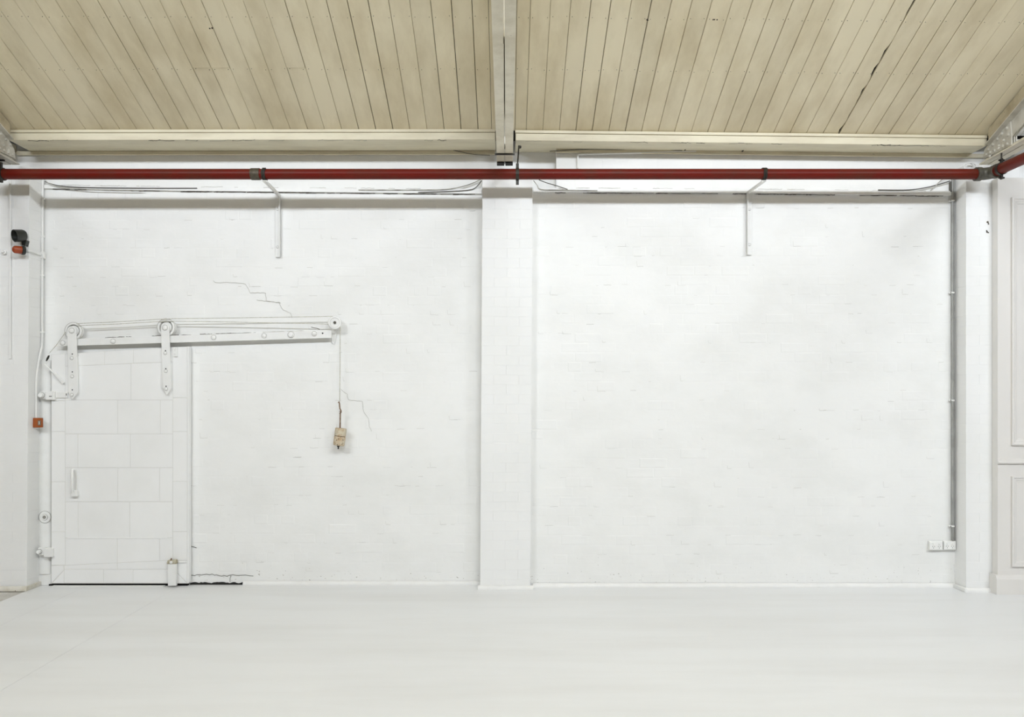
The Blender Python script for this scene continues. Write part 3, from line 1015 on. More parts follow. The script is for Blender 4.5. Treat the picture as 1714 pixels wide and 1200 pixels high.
# left and right stiles
def stile(x0, x1, ys, top):
    e = [None] + ys
    prev = None
    for i, y in enumerate(ys):
        if i == 0:
            sheet(x0, x1, ytop(x0), ytop(x1), y, y)
        else:
            sheet(x0, x1, ys[i - 1], ys[i - 1], y, y)
stile(86, 109, [671, 722.5, 806.5, 890.5, 946], True)
stile(289, 313, [666, 722.5, 806, 890, 938], True)
rows = [
    (None, 610, [109, 174.5, 223, 289]),
    (610, 669.5, [109, 219, 289]),
    (669.5, 726.5, [109, 197, 268, 289]),
    (726.5, 783, [109, 130, 218, 289]),
    (783, 840, [109, 197, 267, 289]),
    (840, 900.5, [109, 130.5, 217, 289]),
]
for a, b, xs_ in rows:
    for x0, x1 in zip(xs_[:-1], xs_[1:]):
        if a is None:
            sheet(x0, x1, ytop(x0), ytop(x1), b + 3 - (x0 - 109) * 0.04, b + 3 - (x1 - 109) * 0.04)
        elif a == 610:
            sheet(x0, x1, a + 3 - (x0 - 109) * 0.04, a + 3 - (x1 - 109) * 0.04, b, b)
        else:
            sheet(x0, x1, a, a, b, b)
def yseam(x): return 947.5 - (x - 86) * (9.0 / 190)
for x0, x1 in ((109, 196), (196, 267), (267, 289)):
    sheet(x0, x1, 900.5, 900.5, yseam(x0), yseam(x1))
# bottom rail with mitred corners
for x0, x1 in ((107, 173), (173, 222.5), (222.5, 292)):
    sheet(x0, x1, 953, 953, 975.5, 975.5)
for x0, x1 in ((107, 196), (196, 292)):
    sheet(x0, x1, yseam(x0), yseam(x1), 953, 953)
MB().prism([P(86, 975.5, YD), P(106, 954.5, YD), P(106, yseam(106), YD), P(86, yseam(86), YD)], (0, 0.008, 0)).build('tin_sheet', 'wdoor', door, bevel=0.0015, seg=1)
MB().prism([P(88, 975.8, YD), P(106.5, 975.8, YD), P(106.5, 955.5, YD)], (0, 0.008, 0)).build('tin_sheet', 'wdoor', door, bevel=0.0015, seg=1)
MB().prism([P(312.6, 974.5, YD), P(293, 955, YD), P(293, 939, YD), P(312.6, 939, YD)], (0, 0.008, 0)).build('tin_sheet', 'wdoor', door, bevel=0.0015, seg=1)
MB().prism([P(311.5, 975.8, YD), P(293, 975.8, YD), P(293, 956.5, YD)], (0, 0.008, 0)).build('tin_sheet', 'wdoor', door, bevel=0.0015, seg=1)
# proud lap along the foot of the sixth row and folded edge at the right
MB().prism([P(113, 901.6, YD - 0.004), P(280, 901.6, YD - 0.004), P(280, 899.6, YD - 0.004), P(113, 899.6, YD - 0.004)], (0, 0.006, 0)
           ).build('lap_seam', 'wdoor', door)
MB().prism([P(313.2, 976, YD - 0.002), P(316, 976, YD - 0.002), P(316, 580, YD - 0.002), P(313.2, 580, YD - 0.002)], (0, 0.055, 0)
           ).build('folded_edge', 'wdoor', door, bevel=0.002, seg=1)
# hanger straps with wheels
YS = YD - 0.016
def hanger(cx, cy, x0, x1, tipx, tipy, shoulder, wheelx, wheely, wr, holes, bolts):
    # wheel behind the strap, riding on the rail
    wc = P(wheelx, wheely, YS + 0.012)
    rr = wr * YS / F
    w = MB().lathe(wc + Vector((0, 0.022, 0)), (0, -1, 0),
                   [(rr, 0), (rr, 0.006), (rr * 0.84, 0.010), (rr * 0.84, 0.016), (rr * 1.0, 0.020), (rr, 0.027), (rr * 0.9, 0.030),
                    (rr * 0.74, 0.030), (rr * 0.73, 0.016), (rr * 0.60, 0.016), (rr * 0.58, 0.027), (rr * 0.3, 0.028)], 36).build('hanger_wheel', 'wmetal', door, smooth=True)
    outline_ring(w, wc + Vector((0, 0.022 - 0.017, 0)), rr * 0.665, 0.0035)
    outline_ring(w, wc + Vector((0, 0.022 - 0.0295, 0)), rr * 0.99, 0.0012)
    pix = []
    hw = (x1 - x0) / 2
    for i in range(9):
        a = math.pi * i / 8
        pix.append((cx + hw * math.cos(a), cy - hw * math.sin(a)))
    pix += [(x0 + (tipx - cx) * 0.8, shoulder), (tipx, tipy), (x1 + (tipx - cx) * 0.8, shoulder)]
    st = dpoly(pix[::-1], YS - 0.012, YS - 0.004, 'hanger_strap', 'wmetal', bevel=0.0015)
    m = MB().prism([P(x, y, YS - 0.004) for x, y in ((x0, shoulder), (x1, shoulder), (x1, shoulder - 62), (x0, shoulder - 62))], (0, YD - YS + 0.004, 0))
    m.build('packing_plate', 'wmetal', door)
    bolt(st, P(cx, cy, YS - 0.012), 0.017, 0.014, name='axle_bolt', n=12)
    for x, y in holes:
        MB().lathe(P(x, y, YS - 0.0115), (0, -1, 0), [(0.0058, 0), (0.0055, 0.0012)], 10).build('bolt_hole', 'black', st)
    for x, y in bolts:
        bolt(st, P(x, y, YS - 0.012), 0.0105, 0.010)
hanger(120, 553.5, 114, 129.5, 121, 668.5, 657, 123.5, 554, 14.8,
       [(121, 592.5), (121, 622.5), (121, 652.5)], [(120, 599.5), (120.5, 630), (120, 661)])
hanger(276, 548.5, 270.5, 284.5, 279, 661.5, 650, 278.5, 548, 15.2,
       [(277, 587), (277.5, 617), (278, 646.5)], [(276.5, 591), (277.5, 621), (278, 651)])
# plate at the top right corner
pt = dpoly([(288.5, 597), (297, 597), (297, 581), (288.5, 581)], YD - 0.012, YD + 0.001, 'corner_plate', 'wmetal', bevel=0.002)
for y in (585, 592):
    bolt(pt, P(292.5, y, YD - 0.012), 0.006, 0.004)
# pull handle
hp = empty('x', (0, 0, 0)); bpy.data.objects.remove(hp)
h0 = MB()
yh = YD - 0.004
h0.tube([P(122, 786, yh), P(121, 787, yh - 0.035), P(120.8, 792, yh - 0.05), P(120.8, 818, yh - 0.05), P(121, 823, yh - 0.035), P(122, 824, yh)], 0.0115, 12)
hd = h0.build('pull_handle', 'wmetal', door, smooth=True)
dpoly([(123.2, 822), (128, 822), (128, 786), (126, 784.5), (123.2, 785)], YD - 0.008, YD + 0.001, 'handle_plate', 'wmetal', hd, bevel=0.002)
dpoly([(118, 831.5), (128.3, 831.5), (128.3, 821), (118, 821)], YD - 0.040, YD + 0.001, 'handle_block', 'wmetal', hd, bevel=0.005)
# striker bar on the upper left
sb = dpoly([(89, 666), (113, 666), (113, 656), (89, 656)], YD - 0.012, YD + 0.001, 'latch_bar', 'wmetal', bevel=0.002)
dpoly([(110.3, 662), (111.6, 662), (111.6, 658.5), (110.3, 658.5)], YD - 0.0135, YD - 0.010, 'slot', 'greydark', sb)
# small bar by the floor guide
dpoly([(295, 942), (311, 942), (311, 940.2), (295, 940.2)], YD - 0.010, YD + 0.001, 'edge_bar', 'wmetal', bevel=0.001)

# threshold strip and black strip painting the gap's shade below the door
o = MB().box(PX(88, YD), PX(275, YD), YD - 0.02, YD + 0.02, 0.0, 0.007).build('door_sill', 'wmetal', bevel=0.001, seg=1)
tag(o, 'thin white sill strip on the floor under the sliding door', 'sill')
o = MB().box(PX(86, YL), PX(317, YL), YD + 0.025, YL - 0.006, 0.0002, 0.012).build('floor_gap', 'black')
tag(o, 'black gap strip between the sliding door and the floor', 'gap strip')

# ------------------------------------------------------------------ inclined rail
YRAIL = YD - 0.004
rail = empty('door_rail', P(330, 575, YRAIL))
tag(rail, 'inclined white flat-bar rail carrying the sliding door', 'rail')
MB().prism([P(94.5, 579.5, YRAIL), P(554.5, 565.5, YRAIL), P(554.5, 552.5, YRAIL), P(101, 567.8, YRAIL)], (0, 0.012, 0)
           ).build('flat_bar', 'wmetal', rail, bevel=0.0015, seg=1)
for x, y in ((105, 574), (189, 571.3), (357.5, 564.8), (442, 562), (487, 560.3), (526, 558.6)):
    b = bolt(rail, P(x, y, YRAIL), 0.020 if x == 487 else 0.0155, 0.020 if x == 487 else 0.013, n=12)
    MB().cyl(P(x, y, YRAIL + 0.012), (PX(x, YRAIL), YL - 0.001, PZ(y, YRAIL)), 0.014, 10).build('spacer', 'wmetal', rail, smooth=True)
MB().lathe(P(540, 557.8, YRAIL - 0.0001), (0, -1, 0), [(0.007, 0), (0.0068, 0.001)], 10).build('bolt_hole', 'black', rail)
# timber bearer fixed to the wall behind the rail
MB().prism([P(104, 577.5, YL - 0.03), P(550, 563.5, YL - 0.03), P(550, 554.5, YL - 0.03), P(104, 569.5, YL - 0.03)], (0, 0.028, 0)
           ).build('bearer', 'wmetal', rail, bevel=0.002, seg=1)
for i in range(30):
    x = random.uniform(135, 500)
    L = random.uniform(6, 34)
    yy = lambda v: 568.0 - (v - 101) * (15.3 / 453.5)
    MB().tube([P(x + L * t / 5, yy(x + L * t / 5) + random.uniform(-0.9, 0.3), YRAIL + 0.004) for t in range(6)],
              random.uniform(0.0014, 0.0036), 5).build('paint_flake', 'grime' if x < 420 else 'crack', rail)
# end pulley on its bracket
YPU = YRAIL - 0.028
pc = P(560.5, 540, YPU)
rp = 11.2 * YPU / F
pul = MB().lathe(pc + Vector((0, 0.022, 0)), (0, -1, 0),
                 [(rp, 0), (rp, 0.005), (rp * 0.8, 0.010), (rp * 0.8, 0.013), (rp, 0.018), (rp, 0.024), (rp * 0.93, 0.027), (rp * 0.74, 0.027), (rp * 0.70, 0.023), (rp * 0.3, 0.023)], 32
                 ).build('pulley', 'wmetal', rail, smooth=True)
outline_ring(pul, pc + Vector((0, -0.0015, 0)), rp * 0.72, 0.0014)
outline_ring(pul, pc + Vector((0, -0.002, 0)), rp * 0.98, 0.0012)
MB().lathe(pc + Vector((0, 0.002, 0)), (0, -1, 0), [(0.0125, 0), (0.0125, 0.009), (0.007, 0.0092), (0.007, 0.013)], 12).build('pulley_axle', 'fitting_grey', pul, smooth=True)
MB().prism([P(555, 573, YL - 0.016), P(559, 577, YL - 0.016), P(560.5, 572, YL - 0.016), P(566, 543, YL - 0.016), P(558, 537, YL - 0.016), P(555, 552, YL - 0.016)][::-1], (0, 0.013, 0)
           ).build('pulley_bracket', 'wmetal', rail, bevel=0.002, seg=1)
MB().cyl(pc, (pc.x, YL - 0.005, pc.z), 0.012, 10).build('pulley_pin', 'wmetal', rail, smooth=True)
# paint splinter on top of the bar
MB().tube([P(521, 547.5, YRAIL - 0.002), P(525, 548.5, YRAIL - 0.004), P(531, 549.5, YRAIL - 0.002), P(535, 551.5, YRAIL - 0.001)], 0.003, 6).build('splinter', 'grime', rail)

# ------------------------------------------------------------------ rope, link and lever
YRO = YRAIL - 0.02
def rope(pix, Y, r, label):
    return tag(MB().tube([P(x, y, Y) for x, y in pix], r, 7).build('wire_rope', 'rope', smooth=True), label, 'rope')
rope([(128, 541.5), (200, 538.5), (278, 533.5), (400, 532), (558, 529.4)], YRO - 0.002, 0.0028, 'upper wire rope stretched from the door wheels to the end pulley')
rope([(130, 545), (200, 542), (268, 538), (292, 537.5), (420, 539.5), (558, 542.5)], YRO + 0.002, 0.0028, 'lower wire rope stretched along the door rail to the pulley')
rope([(569.3, 541), (569.2, 600), (568.6, 673)], YPU + 0.008, 0.0035, 'vertical wire rope hanging from the end pulley to the rusty weight')
rope([(110, 555.5), (94, 578), (83, 590.5)], YRO, 0.0028, 'short slanted wire rope from the left wheel down to the fusible link')
fl = empty('fusible_link', P(79, 606, YRO))
tag(fl, 'dark fusible link joining the short rope to the lever', 'link')
MB().tube([P(83, 590, YRO), P(80, 593, YRO), P(83.5, 594.5, YRO), P(83, 590, YRO)], 0.0035, 6).build('ring', 'wmetal', fl, smooth=True)
MB().prism([P(82.5, 594.5, YRO - 0.004), P(81, 600, YRO - 0.004), P(78, 604, YRO - 0.004), P(76.2, 604.5, YRO - 0.004), P(77.5, 599.5, YRO - 0.004), P(80, 595, YRO - 0.004)], (0, 0.01, 0)
           ).build('link_plate', 'blackmetal', fl, bevel=0.002, seg=1)
MB().tube([P(80, 605, YRO), P(76, 606, YRO), P(73.5, 609, YRO), P(77, 608.5, YRO), P(80, 605, YRO)], 0.0035, 6).build('ring', 'wmetal', fl, smooth=True)
lv = empty('release_lever', P(92, 640, YD - 0.02))
tag(lv, 'thin white release lever slanting over the top left corner of the door', 'lever')
MB().cyl(P(74.5, 609.5, YD - 0.018), P(93, 627, YD - 0.018), 0.0065, 10).build('rod', 'wmetal', lv, smooth=True)
a, b = P(92, 625, YD - 0.018), P(106.5, 641.5, YD - 0.018)
dd = (b - a).normalized(); nn = Vector((-dd.z, 0, dd.x)) * 0.0105
MB().prism([a - nn + Vector((0, -0.008, 0)), b - nn + Vector((0, -0.008, 0)), b + nn + Vector((0, -0.008, 0)), a + nn + Vector((0, -0.008, 0))], (0, 0.02, 0)
           ).build('grip', 'wmetal', lv, bevel=0.003, seg=1)
MB().cyl(P(85, 618.5, YD - 0.018), P(85, 618.5, YL - 0.004), 0.006, 8).build('pivot', 'wmetal', lv, smooth=True)

# ------------------------------------------------------------------ counterweight
YW = YPU + 0.008
cw = empty('counterweight', P(567, 751, YW))
tag(cw, 'rusty cream counterweight of two iron blocks hanging on the rope', 'weight')
ax = (P(570.5, 716, YW) - P(566.5, 746, YW)).normalized()
bt = P(567, 745.5, YW)
Lw = (P(569.2, 716.5, YW) - bt).length
for a0, a1 in ((0.0, 0.53), (0.55, 1.0)):
    MB().lathe(bt + ax * Lw * a0, ax, [(0.045, 0), (0.0495, 0.004), (0.0495, Lw * (a1 - a0) - 0.004), (0.046, Lw * (a1 - a0))], 28
               ).build('iron_block', 'weight', cw, smooth=True)
MB().lathe(bt + ax * Lw * 0.525, ax, [(0.047, 0), (0.047, 0.005)], 24).build('joint_ring', 'rust', cw, smooth=True)
MB().cyl(P(569.2, 718, YW), P(569.6, 690, YW), 0.0062, 10).build('rod', 'rust', cw, smooth=True)
MB().tube([P(569.6, 692, YW), P(571, 688, YW), P(569, 684, YW), P(568.5, 680, YW), P(568.2, 675, YW), P(567, 672.5, YW), P(566.2, 674, YW)], 0.0062, 8).build('hook', 'rust', cw, smooth=True)
MB().tube([P(568, 692, YW - 0.006), P(571.5, 690.5, YW - 0.006), P(568, 688.5, YW - 0.006), P(571.5, 687, YW - 0.004)], 0.004, 7).build('wire_wrap', 'rust', cw, smooth=True)
MB().lathe(P(566.6, 742.2, YW - 0.02), (-0.05, -0.1, -1), [(0.010, -0.004), (0.014, 0.006), (0.013, 0.014), (0.006, 0.017)], 10).build('nut', 'plastic', cw, smooth=True)
MB().lathe(P(566.3, 745.8, YW - 0.02), (-0.02, 0, -1), [(0.012, 0), (0.011, 0.010), (0.006, 0.012), (0.006, 0.030)], 10).build('eye_bolt', 'black', cw, smooth=True)

# ------------------------------------------------------------------ door stop post and keeper brackets
xp0, xp1 = PX(66, YL), PX(88.5, YL)
ppoly = []
for i in range(13):
    a = math.pi * i / 12
    ppoly.append(((xp0 + xp1) / 2 + (xp1 - xp0) / 2 * math.cos(a), YL - 0.004 - 0.034 * math.sin(a) ** 0.7, 0.0))
post = MB().prism([(x, y, 0.10) for x, y, z in ppoly], (0, 0, PZ(603, YL) - 0.10)).build('stop_post', 'wmetal', smooth=True)
tag(post, 'rounded white stop post between the left pillar and the sliding door', 'post')
MB().box(xp0, xp1, YL - 0.026, YL - 0.003, 0.0, 0.10).build('post_foot', 'wmetal', post, bevel=0.003, seg=1)
fl_c = P(75, 865.5, YL - 0.038)
MB().lathe(fl_c + Vector((0, 0.012, 0)), (0, -1, 0), [(0.053, 0), (0.053, 0.010), (0.050, 0.014), (0.026, 0.014), (0.024, 0.022), (0.016, 0.022), (0.015, 0.012)], 28
           ).build('flange', 'wmetal', post, smooth=True)
outline_ring(post, fl_c + Vector((0, 0.0, 0)), 0.0535, 0.0015)
outline_ring(post, fl_c + Vector((0, -0.003, 0)), 0.0265, 0.0014)
MB().lathe(fl_c + Vector((0, -0.005, 0)), (0, -1, 0), [(0.012, 0), (0.012, 0.006)], 14).build('socket', 'ringdark', post)
for dxx in (-0.04, 0.04):
    bolt(post, fl_c + Vector((dxx, -0.002, 0)), 0.005, 0.003)
def keeper(name, bx_, by_, br, blk, label):
    x0, x1, y0, y1 = blk
    Yk = YD - 0.03
    root = empty(name, P((x0 + x1) / 2, y1, Yk))
    tag(root, label, 'bracket')
    MB().prism([P(x0, y1, Yk), P(x1, y1, Yk), P(x1, y0, Yk), P(x0, y0, Yk)], (0, YL - 0.03 - Yk, 0)).build('block', 'wmetal', root, bevel=0.004)
    MB().prism([P(bx_ - 3, by_ + 6, Yk + 0.012), P(x0 + 1, by_ + 6, Yk + 0.012), P(x0 + 1, by_ - 6, Yk + 0.012), P(bx_ - 3, by_ - 6, Yk + 0.012)], (0, YL - 0.02 - Yk, 0)).build('strap', 'wmetal', root, bevel=0.002, seg=1)
    MB().lathe(P(bx_, by_, Yk + 0.014), (0, -1, 0), [(br * 1.15, 0), (br * 1.15, 0.006), (br, 0.0065), (br, 0.024), (br * 0.8, 0.029)], 14).build('bolt', 'wmetal', root, smooth=True)
    outline_ring(root, P(bx_, by_, Yk + 0.0075), br * 1.16, 0.0016)
    return root
k1 = keeper('keeper_bracket', 70, 661.5, 0.021, (76, 91, 654.5, 669), 'upper white keeper bracket with a round bolt left of the door')
MB().prism([P(82, 657.7 + 5, YD - 0.032), P(86.5, 662.7, YD - 0.032), P(86.5, 663.8, YD - 0.032), P(82, 663.8, YD - 0.032)], (0, 0.004, 0)).build('slot', 'greydark', k1)
k2 = keeper('keeper_bracket', 66.5, 923, 0.017, (73, 87.5, 918, 932.5), 'lower white keeper bracket with a round bolt near the floor')

# floor guide of the door
fg = empty('floor_guide', (PX(287.5, YD - 0.05), YD - 0.03, 0))
tag(fg, 'white floor guide post at the lower right of the door with rusty cap', 'guide')
Yg = YD - 0.045
MB().prism([P(281, 980.5, Yg), P(294.5, 980.5, Yg), P(294, 944, Yg), P(280.5, 944, Yg)], (0, 0.03, 0)).build('guide_post', 'wmetal', fg, bevel=0.002, seg=1)
MB().prism([P(278.5, 944, Yg - 0.004), P(295, 944, Yg - 0.004), P(294, 937.5, Yg - 0.004), P(280, 938, Yg - 0.004)], (0, 0.042, 0)).build('guide_cap', 'guide', fg, bevel=0.003, seg=1)
MB().lathe(P(286.5, 941, Yg - 0.004), (0, -1, 0), [(0.013, 0), (0.012, 0.008), (0.007, 0.012)], 10).build('bolt', 'wmetal', fg, smooth=True)
MB().tube([P(286, 938, Yg), P(287, 934.5, Yg)], 0.006, 8).build('stub', 'rust', fg, smooth=True)

# ------------------------------------------------------------------ left conduit, alarm, key box
YC = YL - 0.022
lc = empty('wall_conduit', P(72, 700, YC))
tag(lc, 'slim white conduit running down the left corner to the orange box', 'conduit')
MB().tube([P(71.6, 298, YC), P(71.0, 420, YC), P(70.6, 540, YC), P(70.8, 568, YC), P(70, 580, YC), P(67.2, 592, 6.85), P(64.5, 606, 6.83), P(62, 624, 6.812), P(60.6, 640, 6.80), P(60.4, 655, 6.80), P(60.6, 700, 6.80)], 0.0098, 12
          ).build('tube', 'wmetal', lc, smooth=True)
for x, y in ((72, 332), (71, 396), (71, 461), (70.8, 556)):
    c = P(x, y, YC)
    MB().box(c.x - 0.026, c.x + 0.013, YC - 0.012, YC + 0.018, c.z - 0.008, c.z + 0.008).build('saddle', 'wmetal', lc, bevel=0.003, seg=1)
tc = P(71.3, 427, YC)
MB().box(tc.x - 0.020, tc.x + 0.020, YC - 0.018, YC + 0.018, tc.z - 0.030, tc.z + 0.030).build('tee_box', 'wmetal', lc, bevel=0.005)
YA = YPL - 0.025
MB().tube([tc, P(66, 425.5, 6.84), P(57, 421.5, 6.72), P(46, 419, YA)], 0.0098, 10).build('branch_tube', 'wmetal', lc, smooth=True)

al = empty('alarm_horn', P(40, 428, YPL - 0.03))
tag(al, 'black alarm horn above an amber beacon on the left pillar', 'alarm')
c = P(41.5, 420, YPL)
MB().box(c.x - 0.020, c.x + 0.020, YPL - 0.05, YPL - 0.002, c.z - 0.040, c.z + 0.040).build('junction_box', 'wmetal', al, bevel=0.004)
# beacon
bd = Vector((-0.68, -0.72, -0.02)).normalized()
bo = P(40, 419, YPL - 0.05)
bc = MB().lathe(bo, bd, [(0.034, -0.01), (0.040, 0.0), (0.040, 0.016), (0.036, 0.018)], 24).build('beacon_base', 'horn', al, smooth=True)
MB().lathe(bo + bd * 0.016, bd, [(0.033, 0), (0.033, 0.045), (0.031, 0.054), (0.025, 0.064), (0.014, 0.071), (0.004, 0.073)], 24).build('beacon_lens', 'orange', al, smooth=True)
# horn: cup opening to the left front
hd_ = Vector((-0.50, -0.82, -0.22)).normalized()
ho_ = P(37.5, 394, YPL - 0.06)
MB().lathe(ho_, hd_, [(0.020, -0.030), (0.042, -0.02), (0.050, 0.0), (0.053, 0.060), (0.053, 0.066), (0.047, 0.066), (0.044, 0.03), (0.030, 0.012), (0.010, 0.010)], 28).build('horn_cup', 'horn', al, smooth=True)
MB().prism([P(36, 411, YPL - 0.05), P(42, 411, YPL - 0.05), P(44.5, 402, YPL - 0.05), P(35, 402, YPL - 0.05)], (0, 0.047, 0)).build('horn_bracket', 'horn', al, bevel=0.003, seg=1)
# small fixing on the pillar left of the alarm
c = P(7, 422, YPL - 0.012)
o = MB().lathe(c + Vector((0, 0.001, 0)), (0, -1, 0), [(0.022, 0), (0.020, 0.006), (0.010, 0.009), (0.008, 0.024), (0.004, 0.026)], 12).build('wall_fixing', 'wmetal', smooth=True)
tag(o, 'small round painted fixing on the wall left of the alarm', 'fixing')
# shallow trunking edge on the left strip
o = MB().prism([P(15.5, 600, YPL - 0.013), P(18.5, 600, YPL - 0.013), P(18.5, 300, YPL - 0.013), P(15.5, 300, YPL - 0.013)], (0, -0.005, 0)).build('cover_batten', 'plaster', bevel=0.002, seg=1)
tag(o, 'thin white batten running down the wall at the left edge', 'batten')
c = P(51.5, 601.5, YPL - 0.0)
o = MB().lathe((XLP - 0.004, 6.80, PZ(601.5, 6.80)), (1, 0, -0.1), [(0.012, 0), (0.011, 0.01), (0.006, 0.013)], 9).build('wall_plug', 'grime', smooth=True)
tag(o, 'tiny rusty wall plug on the side of the left pillar', 'plug')

kb = empty('key_box', P(63, 716.5, YL - 0.07))
tag(kb, 'small orange call box at the foot of the left conduit', 'box')
Yk = 6.772
MB().prism([P(54.5, 715.5, Yk), P(69.5, 715.5, Yk), P(69.5, 699.5, Yk), P(54.5, 699.5, Yk)], (0, 0.026, 0)).build('body', 'orange_box', kb, bevel=0.003)
MB().prism([P(57.5, 717, Yk + 0.026), P(68.5, 717, Yk + 0.026), P(68.5, 701, Yk + 0.026), P(57.5, 701, Yk + 0.026)], (0, 0.04, 0)).build('back_box', 'wmetal', kb, bevel=0.003)
lp_ = MB().prism([P(63.2, 711.8, Yk - 0.001), P(68.2, 711.8, Yk - 0.001), P(68.2, 703.5, Yk - 0.001), P(63.2, 703.5, Yk - 0.001)], (0, 0.003, 0)).build('face_plate', 'label', kb)
MB().tube([P(64.6, 710.5, Yk - 0.0015), P(66.8, 705, Yk - 0.0015)], 0.0012, 4).build('mark', 'plastic', lp_)
MB().tube([P(66.8, 710.5, Yk - 0.0015), P(64.6, 705, Yk - 0.0015)], 0.0012, 4).build('mark', 'plastic', lp_)

# ------------------------------------------------------------------ right corner conduit and outlets
YQ = YR - 0.022
rc = empty('corner_conduit', P(1594, 905, YQ))
tag(rc, 'grey metal conduit running down the right corner to the power outlets', 'conduit')
MB().tube([P(1594.2, 300, YQ), P(1594.2, 500, YQ), P(1594.6, 750, YQ), P(1594.8, 906, YQ)], 0.0105, 12).build('tube', 'grey', rc, smooth=True)
MB().tube([P(1597.6, 300, YQ + 0.006), P(1597.6, 600, YQ + 0.006), P(1598, 906, YQ + 0.006)], 0.006, 8).build('side_cable', 'grey', rc, smooth=True)
for y in (336, 490, 670, 880.5):
    c = P(1593.5, y, YQ)
    sd = MB().box(c.x - 0.024, c.x + 0.016, YQ - 0.014, YQ + 0.018, c.z - 0.007, c.z + 0.007).build('saddle', 'wmetal', rc, bevel=0.003, seg=1)
    MB().lathe(c + Vector((-0.018, -0.013, 0)), (0, -1, 0), [(0.005, 0), (0.004, 0.003)], 8).build('screw', 'fitting_grey', sd)
MB().box(PX(1590, YQ), PX(1593, YQ), YQ - 0.006, YR - 0.006, PZ(321, YQ), PZ(304, YQ)).build('upper_plate', 'greydark', rc, bevel=0.002, seg=1)

def outlet(x0, x1, y0, y1, label, tilt=0.0):
    root = empty('power_outlet', P((x0 + x1) / 2, y1, YR))
    tag(root, label, 'power outlet', 'double power outlets in the right corner')
    Yo = YR - 0.042
    MB().prism([P(x0, y1, Yo + 0.012), P(x1, y1, Yo + 0.012), P(x1, y0, Yo + 0.012), P(x0, y0, Yo + 0.012)], (0, 0.027, 0)).build('mounting_block', 'plastic', root, bevel=0.003)
    fp = MB().prism([P(x0 + 0.6, y1 - 0.5, Yo), P(x1 - 0.4, y1 - 0.5, Yo), P(x1 - 0.4, y0 + 0.5, Yo), P(x0 + 0.6, y0 + 0.5, Yo)], (0, 0.012, 0)).build('face_plate', 'plastic', root, bevel=0.004)
    for t in (0.30, 0.72):
        xx = x0 + (x1 - x0) * t
        c = P(xx, y0 + 4.2, Yo)
        MB().lathe(c, (0, -1, 0), [(0.0085, -0.001), (0.0085, 0.002), (0.006, 0.006)], 14).build('switch', 'plastic', fp, smooth=True)
        for dx_, dy_, rot in ((-1.5, 8.6, 0.5), (1.5, 8.6, -0.5), (0, 11.2, 0)):
            q = P(xx + dx_, y0 + dy_, Yo - 0.0004)
            u = Vector((math.sin(rot), 0, math.cos(rot))) * 0.0045
            w = Vector((math.cos(rot), 0, -math.sin(rot))) * 0.0016
            MB().prism([q - u - w, q - u + w, q + u + w, q + u - w], (0, 0.001, 0)).build('socket_slot', 'slot', fp)
outlet(1556, 1578.6, 906, 921, 'white double power outlet, the left of the pair in the right corner')
outlet(1579.4, 1600.2, 905.5, 920.5, 'white double power outlet below the conduit, the right of the pair')

# wire coil above the right pillar
cc = P(1628, 280.5, 6.60)
m = MB()
for k in range(4):
    pts = []
    for i in range(28):
        a = 2 * math.pi * i / 28
        pts.append(cc + Vector(((0.062 - 0.006 * k) * math.cos(a) - 0.02 * (k % 2), 0.02 * math.sin(a + k) + 0.01 * k, (0.042 - 0.004 * k) * math.sin(a) + 0.004 * k)))
    m.tube(pts, 0.0028, 5, closed=True)
o = m.build('wire_coil', 'wmetal', smooth=True)
tag(o, 'loose coil of white wire above the right pillar behind the pipe', 'wire coil')

# ------------------------------------------------------------------ panelled partition at the right
YF = 6.568
X0 = PX(1670, YF)
pp_ = empty('wall_partition', (X0 + 1.0, YF, 0))
struct(pp_, 'pale grey panelled partition with moulded frames at the right edge', 'partition')
ztop = PZ(297.5, YF)
MB().box(X0, X0 + 2.2, YF, YPR - 0.003, 0, ztop).build('carcass', 'panel', pp_, bevel=0.002, seg=1)
xm0 = PX(1692, YF)
def moulded(x0, x1, y0, y1, nm):
    """raised picture-frame moulding, mitred, made of three steps"""
    z0, z1 = PZ(y1, YF), PZ(y0, YF)
    root = None
    prof = [(0.0, 0.0), (0.0, 0.020), (0.012, 0.022), (0.020, 0.014), (0.034, 0.012), (0.040, 0.007), (0.054, 0.005), (0.056, 0.0)]
    m = MB()
    rings = []
    for d, h in prof:
        rings.append([(x0 + d, YF - h, z0 + d), (x1 - d, YF - h, z0 + d), (x1 - d, YF - h, z1 - d), (x0 + d, YF - h, z1 - d)])
    vs = [v for r in rings for v in r]
    fs = []
    for i in range(len(rings) - 1):
        for k in range(4):
            k2 = (k + 1) % 4
            fs.append((4 * i + k, 4 * i + k2, 4 * i + 4 + k2, 4 * i + 4 + k))
    m.add(vs, fs)
    o = m.build('panel_moulding', 'panel', pp_)
    return o
moulded(xm0, xm0 + 0.62, 331, 745, 'upper')
moulded(xm0, xm0 + 0.62, 797, 948, 'lower')
moulded(xm0 + 0.84, xm0 + 1.46, 331, 745, 'upper')
moulded(xm0 + 0.84, xm0 + 1.46, 797, 948, 'lower')
z = PZ(775.5, YF)
MB().prism([(X0 - 0.004, YF, z), (X0 - 0.004, YF - 0.020, z), (X0 - 0.004, YF - 0.020, z + 0.012), (X0 - 0.004, YF - 0.008, z + 0.02), (X0 - 0.004, YF - 0.006, z + 0.036), (X0 - 0.004, YF, z + 0.04)],
           (2.2, 0, 0)).build('dado_rail', 'panel', pp_)
zb = PZ(969, YF)
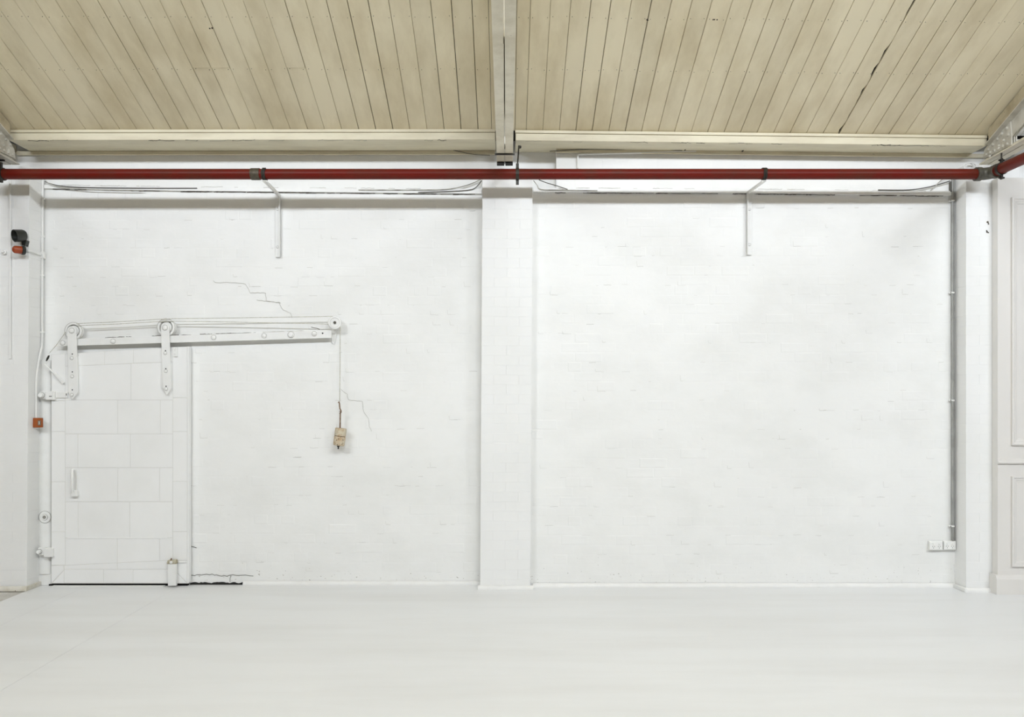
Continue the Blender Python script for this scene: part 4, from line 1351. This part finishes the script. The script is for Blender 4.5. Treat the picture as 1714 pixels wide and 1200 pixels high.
MB().prism([(X0 - 0.022, YF - 0.022, 0), (X0 - 0.022, YF - 0.022, zb), (X0 - 0.010, YF - 0.006, zb + 0.03), (X0 - 0.006, YF, zb + 0.035), (X0 - 0.004, YPR - 0.002, zb + 0.035), (X0 - 0.022, YPR - 0.002, 0)][:0] or
           [(X0 - 0.022, YF - 0.022, 0), (X0 - 0.022, YF - 0.022, zb), (X0 - 0.022, YF - 0.008, zb + 0.03), (X0 - 0.022, YF, zb + 0.034), (X0 - 0.022, YPR - 0.003, zb + 0.034), (X0 - 0.022, YPR - 0.003, 0)],
           (2.2, 0, 0)).build('plinth', 'panel', pp_)
o = MB().box(XRP + 0.47, 9, 6.74, YL - 0.001, 0, 4.0).build('wall_back_far', 'plaster')
struct(o, 'white wall seen above the partition in the right corner', 'wall')

# ------------------------------------------------------------------ the rest of the room, behind the camera
o = MB().box(-9.2, -9, -4, 7.15, 0, 7.6).build('wall_left', 'hall')
struct(o, 'brown timber side wall of the hall beyond the left edge', 'wall')
o = MB().box(9, 9.2, -4, 7.15, 0, 7.6).build('wall_right', 'hall')
struct(o, 'brown timber side wall of the hall beyond the right edge', 'wall')
o = MB().box(-9, 9, -4.2, -4, 0, 7.6).build('wall_front', 'hall')
struct(o, 'brown timber wall of the hall behind the viewer', 'wall')
o = MB().box(-9, 9, -4, RIDGE_Y - 0.1, 5.70, 5.80).build('ceiling_rear', 'hall')
struct(o, 'flat brown timber ceiling of the hall behind the viewer', 'ceiling')
# clerestory wall standing under the sawtooth ridge, with window openings
cwall = MB()
cwall.box(-9, 9, RIDGE_Y - 0.1, RIDGE_Y, WIN_Z1, RIDGE_Z + 0.15)
cwall.box(-9, 9, RIDGE_Y - 0.1, RIDGE_Y, 5.70, WIN_Z0)
xs_ = [-9] + [v for w in WINS for v in w] + [9]
for i in range(0, len(xs_), 2):
    cwall.box(xs_[i], xs_[i + 1], RIDGE_Y - 0.1, RIDGE_Y, WIN_Z0, WIN_Z1)
o = cwall.build('wall_clerestory', 'hall')
struct(o, 'brown timber clerestory wall below the roof ridge behind the viewer', 'wall')
for i, (a, b) in enumerate(WINS):
    w = empty('window_%d' % (i + 1), ((a + b) / 2, RIDGE_Y - 0.05, WIN_Z0))
    struct(w, '%s clerestory window strip under the ridge' % ('left', 'middle', 'right')[i], 'window')
    MB().box(a, b, RIDGE_Y - 0.06, RIDGE_Y - 0.05, WIN_Z0, WIN_Z1).build('pane', 'glass', w)
    for z0, z1 in ((WIN_Z0, WIN_Z0 + 0.03), (WIN_Z1 - 0.03, WIN_Z1)):
        MB().box(a, b, RIDGE_Y - 0.08, RIDGE_Y - 0.03, z0, z1).build('window_frame', 'wmetal', w)
